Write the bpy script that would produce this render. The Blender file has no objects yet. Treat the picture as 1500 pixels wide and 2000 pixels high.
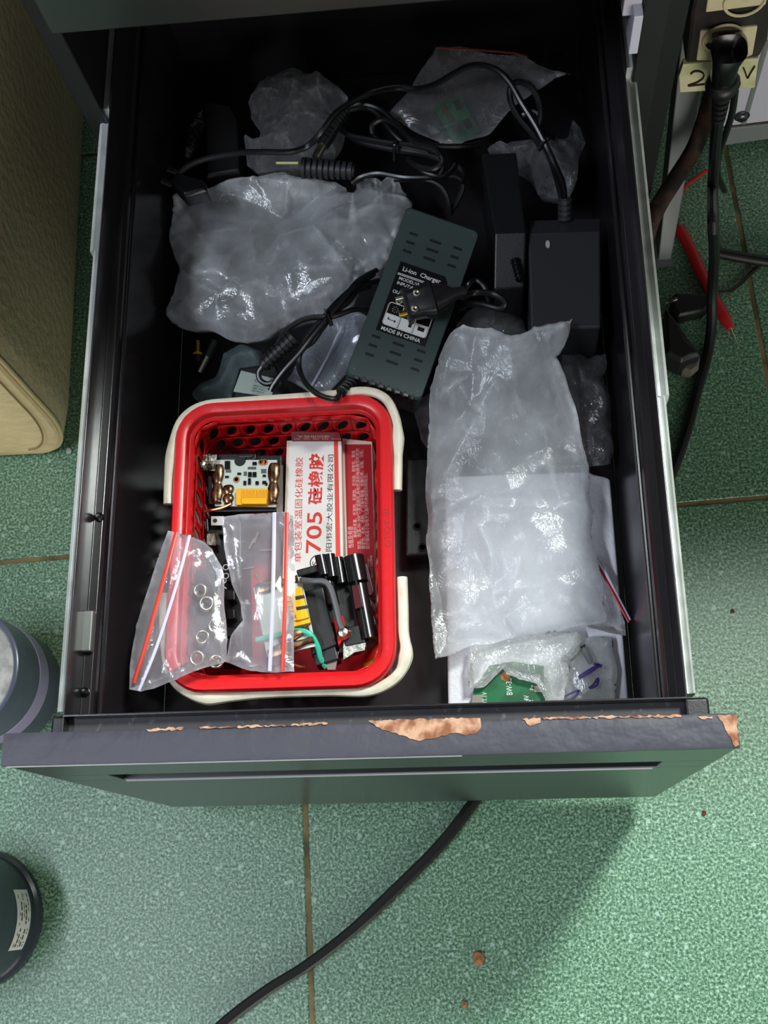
import bpy, math, random
from mathutils import Vector, Matrix, noise
from mathutils.geometry import delaunay_2d_cdt
from mathutils.bvhtree import BVHTree
random.seed(7)
SC = bpy.context.scene
COL = SC.collection
# ------------------------------------------------------------------ camera, world, lamps, exposure
# lengths below are millimetres; x along the drawer front, y towards the cabinet, z up from the drawer front's top edge
S, ZF = 0.001, 382.0                      # the floor lies 382 mm under that edge
def W(x, y, z): return Vector((x*S, y*S, (z+ZF)*S))
CC = Vector((273.4056, -67.6381, 611.8649))
CR = Matrix(((0.9949572, 0.0443332, 0.0899706), (-0.0135095, 0.9480727, -0.3177667), (-0.0993863, 0.3149488, 0.9438907)))
CF = 2195.09
cam_d = bpy.data.cameras.new('camera'); cam = bpy.data.objects.new('camera', cam_d); COL.objects.link(cam)
cam_d.sensor_fit = 'VERTICAL'; cam_d.sensor_height = 36; cam_d.lens = CF*36/2000; cam_d.clip_start = 0.02; cam_d.clip_end = 30
m4 = CR.to_4x4(); m4.translation = W(*CC); cam.matrix_world = m4
SC.camera = cam
wd = bpy.data.worlds.new('world'); SC.world = wd; wd.use_nodes = True
wd.node_tree.nodes['Background'].inputs[0].default_value = (0.95, 1.0, 0.95, 1)
wd.node_tree.nodes['Background'].inputs[1].default_value = 0.13
def lamp(name, loc, tgt, sx, sy, power, col):
    l = bpy.data.lights.new(name, 'AREA'); l.shape = 'RECTANGLE'; l.size = sx; l.size_y = sy; l.energy = power; l.color = col
    o = bpy.data.objects.new(name, l); COL.objects.link(o); o.location = W(*loc)
    o.rotation_euler = (W(*tgt)-W(*loc)).to_track_quat('-Z', 'Y').to_euler()
    return o
lamp('ceiling_lamp', (1150, 1080, 1980), (200, 50, -200), 0.28, 0.7, 80, (0.93, 1.0, 0.95))
lamp('ceiling_tube', (-800, -280, 1980), (150, 50, -300), 1.2, 0.12, 28, (0.80, 0.88, 1.0))
lamp('front_fill', (900, -2400, 350), (100, 350, -200), 1.3, 1.3, 38, (1.0, 0.97, 0.9))  # unseen soft frontal light, added to brighten stool end and sockets
SC.view_settings.view_transform = 'Standard'; SC.view_settings.look = 'None'
SC.view_settings.gamma = 1; SC.view_settings.use_curve_mapping = False; SC.view_settings.exposure = 0.0
SC.cycles.transparent_max_bounces = 28; SC.cycles.max_bounces = 10

def ray(u, v): return CR @ Vector(((u-750)/CF, -(v-1000)/CF, -1.0))
def at(u, v, z):
    """point of height z that the photograph shows at pixel u, v"""
    d = ray(u, v); return CC + d*((z-CC.z)/d.z)
def aty(u, v, y):
    d = ray(u, v); return CC + d*((y-CC.y)/d.y)

# ------------------------------------------------------------------ materials
MATS = {}
def srgb(c): return tuple(((x/255+0.055)/1.055)**2.4 if x > 10 else x/255/12.92 for x in c)+(1,)
def nd(nt, t, **kw):
    n = nt.nodes.new(t)
    for k, v in kw.items():
        if k in n.inputs: n.inputs[k].default_value = v
        else: setattr(n, k, v)
    return n
def mat(name, col, rough=0.5, metal=0.0, bump=0.0, bscale=200.0, col2=None, cscale=60.0, clo=0.45, chi=0.6, spec=0.5, coat=0.0, detail=4.0, bdist=0.002):
    if name in MATS: return MATS[name]
    m = bpy.data.materials.new(name); m.use_nodes = True; nt = m.node_tree; b = nt.nodes['Principled BSDF']
    b.inputs['Base Color'].default_value = srgb(col); b.inputs['Roughness'].default_value = rough; b.inputs['Metallic'].default_value = metal
    b.inputs['Specular IOR Level'].default_value = spec; b.inputs['Coat Weight'].default_value = coat
    L = nt.links.new; tc = nd(nt, 'ShaderNodeTexCoord')
    if col2:
        n = nd(nt, 'ShaderNodeTexNoise', Scale=cscale, Detail=detail); L(tc.outputs['Object'], n.inputs['Vector'])
        r = nd(nt, 'ShaderNodeValToRGB'); r.color_ramp.elements[0].position = clo; r.color_ramp.elements[1].position = chi
        r.color_ramp.elements[0].color = srgb(col); r.color_ramp.elements[1].color = srgb(col2)
        L(n.outputs['Fac'], r.inputs['Fac']); L(r.outputs['Color'], b.inputs['Base Color'])
    if bump:
        n = nd(nt, 'ShaderNodeTexNoise', Scale=bscale, Detail=3.0); L(tc.outputs['Object'], n.inputs['Vector'])
        bp = nd(nt, 'ShaderNodeBump', Strength=bump, Distance=bdist); L(n.outputs['Fac'], bp.inputs['Height']); L(bp.outputs['Normal'], b.inputs['Normal'])
    MATS[name] = m; return m
def film(name, haze=0.2, tint=(1, 1, 1), hcol=(0.8, 0.82, 0.85), gloss=1.2, rough=0.14, bump=0.12, bscale=90, hvar=0.45, lines=0.3):
    """thin plastic film: see-through, a milky haze, a glossy skin with fine wrinkles"""
    m = bpy.data.materials.new(name); m.use_nodes = True; nt = m.node_tree; nt.nodes.clear(); L = nt.links.new
    tc = nd(nt, 'ShaderNodeTexCoord')
    v = nd(nt, 'ShaderNodeTexVoronoi', Scale=bscale, feature='DISTANCE_TO_EDGE')
    n = nd(nt, 'ShaderNodeTexNoise', Scale=bscale*0.6, Detail=5.0, Distortion=1.2)
    w = nd(nt, 'ShaderNodeMixRGB', Fac=0.25); L(tc.outputs['Object'], w.inputs[1]); L(n.outputs['Color'], w.inputs[2]); L(tc.outputs['Object'], n.inputs['Vector']); L(w.outputs[0], v.inputs['Vector'])
    ad = nd(nt, 'ShaderNodeMath', operation='ADD'); L(n.outputs['Fac'], ad.inputs[0]); L(v.outputs['Distance'], ad.inputs[1])
    bp = nd(nt, 'ShaderNodeBump', Strength=bump, Distance=0.004); L(ad.outputs[0], bp.inputs['Height'])
    tr = nd(nt, 'ShaderNodeBsdfTransparent', Color=tint+(1,))
    df = nd(nt, 'ShaderNodeBsdfDiffuse', Color=hcol+(1,)); tl = nd(nt, 'ShaderNodeBsdfTranslucent', Color=hcol+(1,))
    mx = nd(nt, 'ShaderNodeMixShader', Fac=0.35); L(df.outputs[0], mx.inputs[1]); L(tl.outputs[0], mx.inputs[2])
    L(bp.outputs['Normal'], df.inputs['Normal'])
    n2 = nd(nt, 'ShaderNodeTexNoise', Scale=28.0, Detail=4.0); L(tc.outputs['Object'], n2.inputs['Vector'])
    hz = nd(nt, 'ShaderNodeMapRange'); hz.inputs[1].default_value = 0.3; hz.inputs[2].default_value = 0.7
    hz.inputs[3].default_value = haze*(1-hvar); hz.inputs[4].default_value = haze*(1+hvar); L(n2.outputs['Fac'], hz.inputs[0])
    lw = nd(nt, 'ShaderNodeLayerWeight', Blend=0.3); L(bp.outputs['Normal'], lw.inputs['Normal'])
    e = nd(nt, 'ShaderNodeMath', operation='MULTIPLY_ADD'); L(lw.outputs['Facing'], e.inputs[0]); e.inputs[1].default_value = haze*1.2; L(hz.outputs[0], e.inputs[2])
    vl = nd(nt, 'ShaderNodeTexVoronoi', Scale=bscale*0.42, feature='DISTANCE_TO_EDGE'); L(w.outputs[0], vl.inputs['Vector'])
    ln = nd(nt, 'ShaderNodeMapRange'); ln.inputs[1].default_value = 0.035; ln.inputs[2].default_value = 0.0; ln.inputs[4].default_value = 1.0; L(vl.outputs['Distance'], ln.inputs[0])
    mk = nd(nt, 'ShaderNodeMapRange'); mk.inputs[1].default_value = 0.48; mk.inputs[2].default_value = 0.62; L(n2.outputs['Fac'], mk.inputs[0])
    lm = nd(nt, 'ShaderNodeMath', operation='MULTIPLY'); L(ln.outputs[0], lm.inputs[0]); L(mk.outputs[0], lm.inputs[1])
    e1 = nd(nt, 'ShaderNodeMath', operation='MULTIPLY_ADD'); L(lm.outputs[0], e1.inputs[0]); e1.inputs[1].default_value = lines; L(e.outputs[0], e1.inputs[2]); e = e1
    ge = nd(nt, 'ShaderNodeNewGeometry'); pr = nd(nt, 'ShaderNodeMapRange'); pr.inputs[1].default_value = 0.505; pr.inputs[2].default_value = 0.57; pr.inputs[4].default_value = haze*1.6
    L(ge.outputs['Pointiness'], pr.inputs[0]); ee = nd(nt, 'ShaderNodeMath', operation='ADD', use_clamp=True); L(e.outputs[0], ee.inputs[0]); L(pr.outputs[0], ee.inputs[1]); e = ee
    a = nd(nt, 'ShaderNodeMixShader'); L(e.outputs[0], a.inputs[0]); L(tr.outputs[0], a.inputs[1]); L(mx.outputs[0], a.inputs[2])
    fr = nd(nt, 'ShaderNodeFresnel', IOR=1.5); L(bp.outputs['Normal'], fr.inputs['Normal'])
    g = nd(nt, 'ShaderNodeMath', operation='MULTIPLY', use_clamp=True); L(fr.outputs[0], g.inputs[0]); g.inputs[1].default_value = gloss
    gl = nd(nt, 'ShaderNodeBsdfGlossy', Roughness=rough); gl.inputs['Color'].default_value = (1, 1, 1, 1); L(bp.outputs['Normal'], gl.inputs['Normal'])
    o = nd(nt, 'ShaderNodeMixShader'); L(g.outputs[0], o.inputs[0]); L(a.outputs[0], o.inputs[1]); L(gl.outputs[0], o.inputs[2])
    out = nd(nt, 'ShaderNodeOutputMaterial'); L(o.outputs[0], out.inputs['Surface'])
    return m
BLACKP = mat('black_plastic', (22, 22, 24), 0.42, bump=0.25, bscale=900, bdist=0.0004)
BLACKG = mat('black_gloss_plastic', (16, 16, 18), 0.22)
CABLE = mat('cable_rubber', (17, 17, 19), 0.33, spec=0.6)
CHARGER = mat('charger_plastic', (54, 68, 66), 0.5, bump=0.3, bscale=1500, bdist=0.0003)
STEEL = mat('black_painted_steel', (36, 33, 36), 0.2, bump=0.03, bscale=60, spec=0.8)
STEELM = mat('black_matt_steel', (20, 20, 22), 0.5)
FOIL = mat('black_foil', (58, 57, 68), 0.55, bump=0.6, bscale=60, bdist=0.003)
FACE = mat('front_face_foil', (36, 42, 40), 0.28, spec=1.0)
MDF = mat('bare_fibreboard', (200, 156, 128), 0.85, col2=(140, 88, 60), cscale=130, clo=0.42, chi=0.62, bump=0.6, bscale=400)
ZINC = mat('zinc_rail', (236, 240, 240), 0.32, 0.45, bump=0.08, bscale=40, col2=(206, 212, 206), cscale=30)
NICKEL = mat('nickel', (200, 195, 180), 0.25, 1.0)
BRASS = mat('brass', (205, 170, 70), 0.3, 1.0)
SOLDER = mat('aged_solder', (150, 120, 90), 0.28, 1.0, col2=(90, 66, 50), cscale=220)
TINNED = mat('tinned_tab', (190, 192, 180), 0.38, 1.0, bump=0.4, bscale=240, col2=(120, 124, 110), cscale=120)
RED = mat('red_plastic', (214, 24, 30), 0.3, bump=0.05, bscale=200, spec=0.5)
CREAM = mat('cream_plastic', (222, 212, 192), 0.42, col2=(196, 184, 160), cscale=90, clo=0.5, chi=0.75)
CARDW = mat('white_card', (228, 222, 218), 0.5)
CARDR = mat('red_card', (170, 22, 34), 0.35)
CARDRIM = mat('cream_card', (222, 205, 190), 0.6)
INKR = mat('red_ink', (214, 44, 36), 0.5)
INKK = mat('black_ink', (28, 24, 26), 0.5)
INKW = mat('white_ink', (226, 226, 222), 0.5)
INKPINK = mat('pale_ink', (226, 180, 176), 0.5)
INKP = mat('purple_marker', (52, 34, 110), 0.5)
PCBW = mat('white_circuit_board', (196, 206, 196), 0.4)
PCBG = mat('green_circuit_board', (20, 104, 62), 0.3, col2=(14, 84, 50), cscale=90)
YELLOW = mat('yellow_plastic', (240, 178, 10), 0.38)
GREENW = mat('green_wire', (60, 190, 160), 0.4)
GREYW = mat('grey_wire', (84, 84, 88), 0.45)
COPPER = mat('bare_copper', (200, 130, 95), 0.35, 1.0)
FOAM = mat('white_foam', (226, 224, 232), 0.8)
GREYCARD = mat('grey_card', (128, 116, 108), 0.8)
LEATHER = mat('tan_leather', (222, 198, 160), 0.5, bump=0.7, bscale=120, bdist=0.0025)
LEATHERE = mat('light_tan_leather', (240, 214, 164), 0.55, bump=0.5, bscale=70, bdist=0.004)
PIPE = mat('grey_pvc', (84, 86, 104), 0.25, col2=(70, 76, 90), cscale=12)
PIPEB = mat('lilac_grey_pvc', (150, 142, 172), 0.4)
PIPED = mat('dark_pvc', (52, 60, 68), 0.22)
CONC = mat('rough_concrete', (150, 150, 148), 0.95, col2=(182, 180, 176), cscale=70, bump=0.9, bscale=160, bdist=0.004)
STICKER = mat('white_sticker', (214, 212, 206), 0.5)
SOCK = mat('aged_cream_plastic', (214, 200, 164), 0.5, col2=(180, 160, 118), cscale=60, clo=0.5, chi=0.75)
TAPE = mat('masking_tape', (214, 208, 170), 0.7, col2=(190, 188, 140), cscale=40)
SHELL = mat('dirty_black_plastic', (38, 32, 32), 0.45, col2=(62, 48, 42), cscale=50, clo=0.5, chi=0.75)
WHITEM = mat('white_sheet_metal', (196, 194, 208), 0.4)
GREYM = mat('grey_painted_metal', (120, 124, 124), 0.5)
RUST = mat('rusty_pipe', (70, 46, 34), 0.8, col2=(34, 28, 26), cscale=40, bump=0.5, bscale=120)
REDP = mat('red_probe_plastic', (176, 24, 34), 0.45)
DIRT = mat('crumb', (168, 120, 80), 0.9, col2=(120, 80, 50), cscale=200)
REDDIRT = mat('red_crumb', (110, 40, 28), 0.9)
GROUT = mat('tile_grout', (140, 122, 86), 0.9, col2=(84, 80, 56), cscale=30)
BAGM = film('milky_film', 0.32, bump=0.10, bscale=60, gloss=.5, rough=.16, lines=.12)
BAGL = film('milky_film_left', 0.36, bump=0.12, bscale=55, gloss=1.3, lines=.12)
ZIPM = film('clear_zip_film', 0.15, hcol=(0.85, 0.8, 0.88), bump=0.05, bscale=40, rough=0.1, gloss=0.9, lines=0.0)
FOILB = film('crackly_film', 0.28, bump=0.9, bscale=130, gloss=3.5, rough=0.1, hcol=(0.92, 0.92, 1.0), lines=.15)
DARKB = film('dark_film', 0.10, tint=(0.5, 0.5, 0.5), bump=0.4, bscale=70, hcol=(0.4, 0.4, 0.42))
TEALB = film('teal_film', 0.16, tint=(0.8, 0.95, 0.95), bump=0.5, bscale=110, hcol=(0.55, 0.72, 0.74))
BLACKB = mat('black_film', (14, 14, 15), 0.3, bump=0.6, bscale=90, bdist=0.006)
def tile_material():
    m = bpy.data.materials.new('green_speckled_tile'); m.use_nodes = True; nt = m.node_tree; b = nt.nodes['Principled BSDF']; L = nt.links.new
    tc = nd(nt, 'ShaderNodeTexCoord'); ge = nd(nt, 'ShaderNodeObjectInfo')
    ad = nd(nt, 'ShaderNodeVectorMath', operation='ADD'); L(tc.outputs['Object'], ad.inputs[0]); L(ge.outputs['Location'], ad.inputs[1])
    base = nd(nt, 'ShaderNodeTexNoise', Scale=430.0, Detail=3.0, Roughness=0.75); L(ad.outputs[0], base.inputs['Vector'])
    r = nd(nt, 'ShaderNodeValToRGB'); cr = r.color_ramp
    cr.elements[0].position = 0.36; cr.elements[0].color = srgb((44, 74, 58)); cr.elements[1].position = 0.66; cr.elements[1].color = srgb((176, 206, 182))
    e = cr.elements.new(0.5); e.color = srgb((92, 136, 104)); L(base.outputs['Fac'], r.inputs['Fac'])
    sp = nd(nt, 'ShaderNodeTexVoronoi', Scale=95.0, Randomness=1.0); L(ad.outputs[0], sp.inputs['Vector'])
    dn = nd(nt, 'ShaderNodeTexNoise', Scale=500.0, Detail=2.0); L(ad.outputs[0], dn.inputs['Vector'])
    am = nd(nt, 'ShaderNodeMath', operation='MULTIPLY_ADD'); L(dn.outputs['Fac'], am.inputs[0]); am.inputs[1].default_value = 0.35; L(sp.outputs['Distance'], am.inputs[2])
    lt = nd(nt, 'ShaderNodeMapRange'); lt.inputs[1].default_value = 0.38; lt.inputs[2].default_value = 0.30; L(am.outputs[0], lt.inputs[0])
    sc = nd(nt, 'ShaderNodeSeparateColor'); L(sp.outputs['Color'], sc.inputs[0])
    gt = nd(nt, 'ShaderNodeMath', operation='GREATER_THAN'); L(sc.outputs[0], gt.inputs[0]); gt.inputs[1].default_value = 0.55
    mu = nd(nt, 'ShaderNodeMath', operation='MULTIPLY'); L(lt.outputs[0], mu.inputs[0]); L(gt.outputs[0], mu.inputs[1])
    m2 = nd(nt, 'ShaderNodeMath', operation='MULTIPLY'); L(mu.outputs[0], m2.inputs[0]); m2.inputs[1].default_value = 0.75
    mx = nd(nt, 'ShaderNodeMixRGB'); L(m2.outputs[0], mx.inputs[0]); L(r.outputs[0], mx.inputs[1]); mx.inputs[2].default_value = srgb((176, 206, 192))
    L(mx.outputs[0], b.inputs['Base Color']); b.inputs['Roughness'].default_value = 0.38
    bn = nd(nt, 'ShaderNodeTexNoise', Scale=300.0, Detail=2.0); L(ad.outputs[0], bn.inputs['Vector'])
    bp = nd(nt, 'ShaderNodeBump', Strength=0.25, Distance=0.001); L(bn.outputs['Fac'], bp.inputs['Height']); L(bp.outputs[0], b.inputs['Normal'])
    return m
TILE = tile_material()

# ------------------------------------------------------------------ geometry helpers
class B:
    """collects faces in millimetres; one B becomes one mesh object"""
    def __init__(s, M=None): s.v = []; s.f = []; s.M = M or Matrix.Identity(4)
    def add(s, vs, fs, M=None):
        M = s.M @ M if M else s.M; n = len(s.v)
        s.v += [M @ Vector(p) for p in vs]; s.f += [[i+n for i in f] for f in fs]; return s
    def box(s, x0, x1, y0, y1, z0, z1, M=None):
        return s.add([(x0,y0,z0),(x1,y0,z0),(x1,y1,z0),(x0,y1,z0),(x0,y0,z1),(x1,y0,z1),(x1,y1,z1),(x0,y1,z1)],
                     [(3,2,1,0),(4,5,6,7),(0,1,5,4),(1,2,6,5),(2,3,7,6),(3,0,4,7)], M)
    def prism(s, pts, z0, z1, M=None, ch=0.0):
        """vertical prism over a 2-D outline, optionally with a chamfered top"""
        a = sum(pts[i][0]*pts[(i+1)%len(pts)][1]-pts[(i+1)%len(pts)][0]*pts[i][1] for i in range(len(pts)))
        if a < 0: pts = pts[::-1]
        n = len(pts); cx = sum(p[0] for p in pts)/n; cy = sum(p[1] for p in pts)/n
        rings = [[(p[0],p[1],z0) for p in pts]]
        if ch:
            rings.append([(p[0],p[1],z1-ch) for p in pts]); ins = []
            for p in pts:
                d = Vector((cx-p[0], cy-p[1])); l = d.length or 1; ins.append((p[0]+d.x/l*ch, p[1]+d.y/l*ch, z1))
            rings.append(ins)
        else: rings.append([(p[0],p[1],z1) for p in pts])
        vs = sum(rings, []); fs = [tuple(range(n-1,-1,-1)), tuple(range((len(rings)-1)*n, len(rings)*n))]
        for k in range(len(rings)-1):
            for i in range(n): j = (i+1)%n; fs.append((k*n+i, k*n+j, (k+1)*n+j, (k+1)*n+i))
        return s.add(vs, fs, M)
    def loft(s, rings, closed=True, caps=True, M=None):
        n = len(rings[0]); vs = [p for r in rings for p in r]; fs = []
        for k in range(len(rings)-1):
            for i in range(n if closed else n-1):
                j = (i+1)%n; fs.append((k*n+i, k*n+j, (k+1)*n+j, (k+1)*n+i))
        if caps: fs += [tuple(range(n-1,-1,-1)), tuple(range((len(rings)-1)*n, len(rings)*n))]
        return s.add(vs, fs, M)
    def tube(s, pts, r, n=10, closed=False, caps=True, smooth=6, flat=1.0):
        pts = [Vector(p) for p in pts]
        if smooth: pts = catmull(pts, smooth, closed)
        rs = r if callable(r) else (lambda t: r)
        N = len(pts); up = None; rings = []
        for i, p in enumerate(pts):
            a = pts[i-1] if (i or closed) else p; b = pts[(i+1)%N] if (i < N-1 or closed) else p
            t = (b-a).normalized() if (b-a).length > 1e-6 else Vector((1,0,0))
            if up is None: up = Vector((0,0,1)) if abs(t.z) < 0.9 else Vector((1,0,0))
            up = (up - t*up.dot(t)).normalized(); sd = t.cross(up); rr = rs(i/max(1,N-1))
            rings.append([p + sd*(math.cos(2*math.pi*k/n)*rr) + up*(math.sin(2*math.pi*k/n)*rr*flat) for k in range(n)])
        if closed: rings.append(rings[0])
        return s.loft(rings, True, caps and not closed)
    def lathe(s, prof, M=None, n=24):
        """prof: (radius, height) pairs round the local z axis"""
        rings = [[(r*math.cos(2*math.pi*k/n), r*math.sin(2*math.pi*k/n), h) for k in range(n)] for r, h in prof]
        return s.loft(rings, True, True, M)
def catmull(p, k, closed=False):
    out = []; n = len(p)
    for i in range(n if closed else n-1):
        a, b, c, d = (p[(i-1)%n], p[i], p[(i+1)%n], p[(i+2)%n]) if closed else (p[max(0,i-1)], p[i], p[i+1], p[min(n-1,i+2)])
        for j in range(k):
            t = j/k; out.append(0.5*((2*b)+(c-a)*t+(2*a-5*b+4*c-d)*t*t+(3*b-a-3*c+d)*t**3))
    if not closed: out.append(p[-1].copy())
    return out
def frame(o, x, y=None, up=(0,0,1)):
    """matrix with origin o, local x along x, local z near up"""
    o = Vector(o); x = Vector(x).normalized(); z = Vector(up); z = (z-x*z.dot(x)).normalized(); y = z.cross(x)
    return Matrix(((x.x,y.x,z.x,o.x),(x.y,y.y,z.y,o.y),(x.z,y.z,z.z,o.z),(0,0,0,1)))
ORG = {}
def tag(o, label=None, cat=None, group=None, kind=None):
    if label: o['label'] = label
    if cat: o['category'] = cat
    if group: o['group'] = group
    if kind: o['kind'] = kind
    return o
def root(name, loc, label, cat, group=None):
    o = bpy.data.objects.new(name, None); o.empty_display_size = 0.02; COL.objects.link(o); o.location = W(*loc); ORG[o.name] = W(*loc)
    return tag(o, label, cat, group)
def obj(name, b, m, parent=None, smooth=35, bevel=0.0, seg=2, label=None, cat=None, group=None, kind=None, org=None):
    vs = [W(*p) for p in b.v]
    if parent: base = ORG[parent.name]
    if org is None:
        lo = [min(p[i] for p in vs) for i in range(3)]; hi = [max(p[i] for p in vs) for i in range(3)]
        org = Vector(((lo[0]+hi[0])/2, (lo[1]+hi[1])/2, lo[2]))
    me = bpy.data.meshes.new(name); me.from_pydata([p-org for p in vs], [], b.f); me.validate(); me.update()
    me.materials.append(m)
    if smooth:
        me.shade_smooth(); me.set_sharp_from_angle(angle=math.radians(smooth))
    o = bpy.data.objects.new(name, me); COL.objects.link(o); ORG[o.name] = org
    if parent: o.parent = parent; o.location = org-base
    else: o.location = org
    if bevel:
        bv = o.modifiers.new('bevel', 'BEVEL'); bv.width = bevel*S; bv.segments = seg; bv.limit_method = 'ANGLE'; bv.angle_limit = math.radians(40)
        if smooth: bv.harden_normals = True
    return tag(o, label, cat, group, kind)
def copy_thing(o, dx, label=None):
    c = o.copy(); COL.objects.link(c); c.location = o.location + Vector(dx)*S
    for ch in o.children:
        k = ch.copy(); COL.objects.link(k); k.parent = c
        for g in ch.children:
            q = g.copy(); COL.objects.link(q); q.parent = k
    if label: c['label'] = label
    return c
def text_b(b, body, o, x, up, w=None, h=None, bold=0.0, ext=0.15, space=1.0, align=None):
    """letters laid on a plane: origin o = lower left, reading direction x, plane normal up, fitted to w x h"""
    cu = bpy.data.curves.new('t', 'FONT'); cu.body = body; cu.size = 1; cu.offset = bold; cu.space_character = space; cu.resolution_u = 3
    t = bpy.data.objects.new('t', cu); COL.objects.link(t); bpy.context.view_layer.update()
    me = bpy.data.meshes.new_from_object(t.evaluated_get(bpy.context.evaluated_depsgraph_get()))
    if me.vertices:
        xs = [v.co.x for v in me.vertices]; ys = [v.co.y for v in me.vertices]; x0, x1, y0, y1 = min(xs), max(xs), min(ys), max(ys)
        sy = h/(y1-y0) if h else None; sx = w/(x1-x0) if w else sy; sy = sy or sx
        b.add([((v.co.x-x0)*sx, (v.co.y-y0)*sy, ext) for v in me.vertices], [tuple(p.vertices) for p in me.polygons], frame(o, x, up=up))
    bpy.data.objects.remove(t); bpy.data.curves.remove(cu); bpy.data.meshes.remove(me)
    return b
def ribbon(b, pts, w, z=0.0):
    """flat pen stroke through points lying on a surface"""
    pts = catmull([Vector(p) for p in pts], 5); L = []; R = []
    for i, p in enumerate(pts):
        t = (pts[min(i+1,len(pts)-1)]-pts[max(0,i-1)]).normalized(); s = Vector((-t.y, t.x, 0)) if abs(t.z) < 0.8 else Vector((1,0,0))
        ww = w*(0.7+0.3*math.sin(math.pi*i/(len(pts)-1)))/2; L.append(p+s*ww+Vector((0,0,z))); R.append(p-s*ww+Vector((0,0,z)))
    n = len(pts); b.add(L+R, [(i, n+i, n+i+1, i+1) for i in range(n-1)]); return b
def px(pts, z): return [at(u, v, z) for u, v in pts]
def xy(pts, z): return [tuple(at(u, v, z)[:2]) for u, v in pts]
def path(pts): return [at(*p) for p in pts]

# ------------------------------------------------------------------ plastic bags
def crumple(seed, cell=24, amp=1.0, lo=(0,0), hi=(1,1), aniso=1.7, pick=None):
    """height field of flat facets meeting in sharp creases: two octaves of random triangles"""
    rn = random.Random(seed); T = []; CP = []
    for o, (c, h) in enumerate(((cell*1.9, cell*.18), (cell*.85, cell*.085), (cell*.36, cell*.035))):
        th = rn.uniform(0, math.pi) if pick is None else pick+rn.uniform(-.4, .4); ct, sn = math.cos(th), math.sin(th); P = []
        cx, cy = (lo[0]+hi[0])/2, (lo[1]+hi[1])/2; R = math.hypot(hi[0]-lo[0], hi[1]-lo[1])/2+c*2
        nx, ny = int(2*R/(c*aniso))+1, int(2*R/(c/aniso**.5))+1
        for i in range(nx+1):
            for j in range(ny+1):
                u = -R+(i+rn.uniform(.05,.95))*c*aniso; v = -R+(j+rn.uniform(.05,.95))*c/aniso**.5
                P.append(Vector((cx+u*ct-v*sn, cy+u*sn+v*ct)))
        vs, es_, fs, *_ = delaunay_2d_cdt(P, [], [], 0, 1e-4)
        if o < 2: CP += [(vs[a_], vs[b_]) for f_ in fs for a_, b_ in zip(f_, list(f_[1:])+[f_[0]]) if a_ < b_]
        zs = []
        for p in vs:
            m_ = 1.0 if o == 0 else max(.15, min(1.6, .7+2.2*noise.noise(Vector((p.x*.02, p.y*.02, seed+o)))))
            zs.append(rn.choice((-1, 1))*rn.uniform(.35, 1)*h*amp*m_)
        T.append(BVHTree.FromPolygons([Vector((p.x, p.y, z)) for p, z in zip(vs, zs)], fs))
    up, dn = 500.0, Vector((0, 0, -1))
    def f(x, y):
        h = 0
        for t in T:
            q = t.ray_cast(Vector((x, y, up)), dn)[0]
            if q: h += q.z
        return h
    f.creases = CP
    return f
CX, HL, HW = 201.5, 177.5, 170.5        # drawer box: centre line, half widths of its lip and of its wall
ZL, ZLed, ZB, YB = -25, -50, -200, 612
XL, XR = CX-HW+4.5, CX+HW-5
def segdist(p, a, b):
    ab = b-a; t = max(0, min(1, (p-a).dot(ab)/max(1e-9, ab.dot(ab)))); return (p-a-ab*t).length
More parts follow.
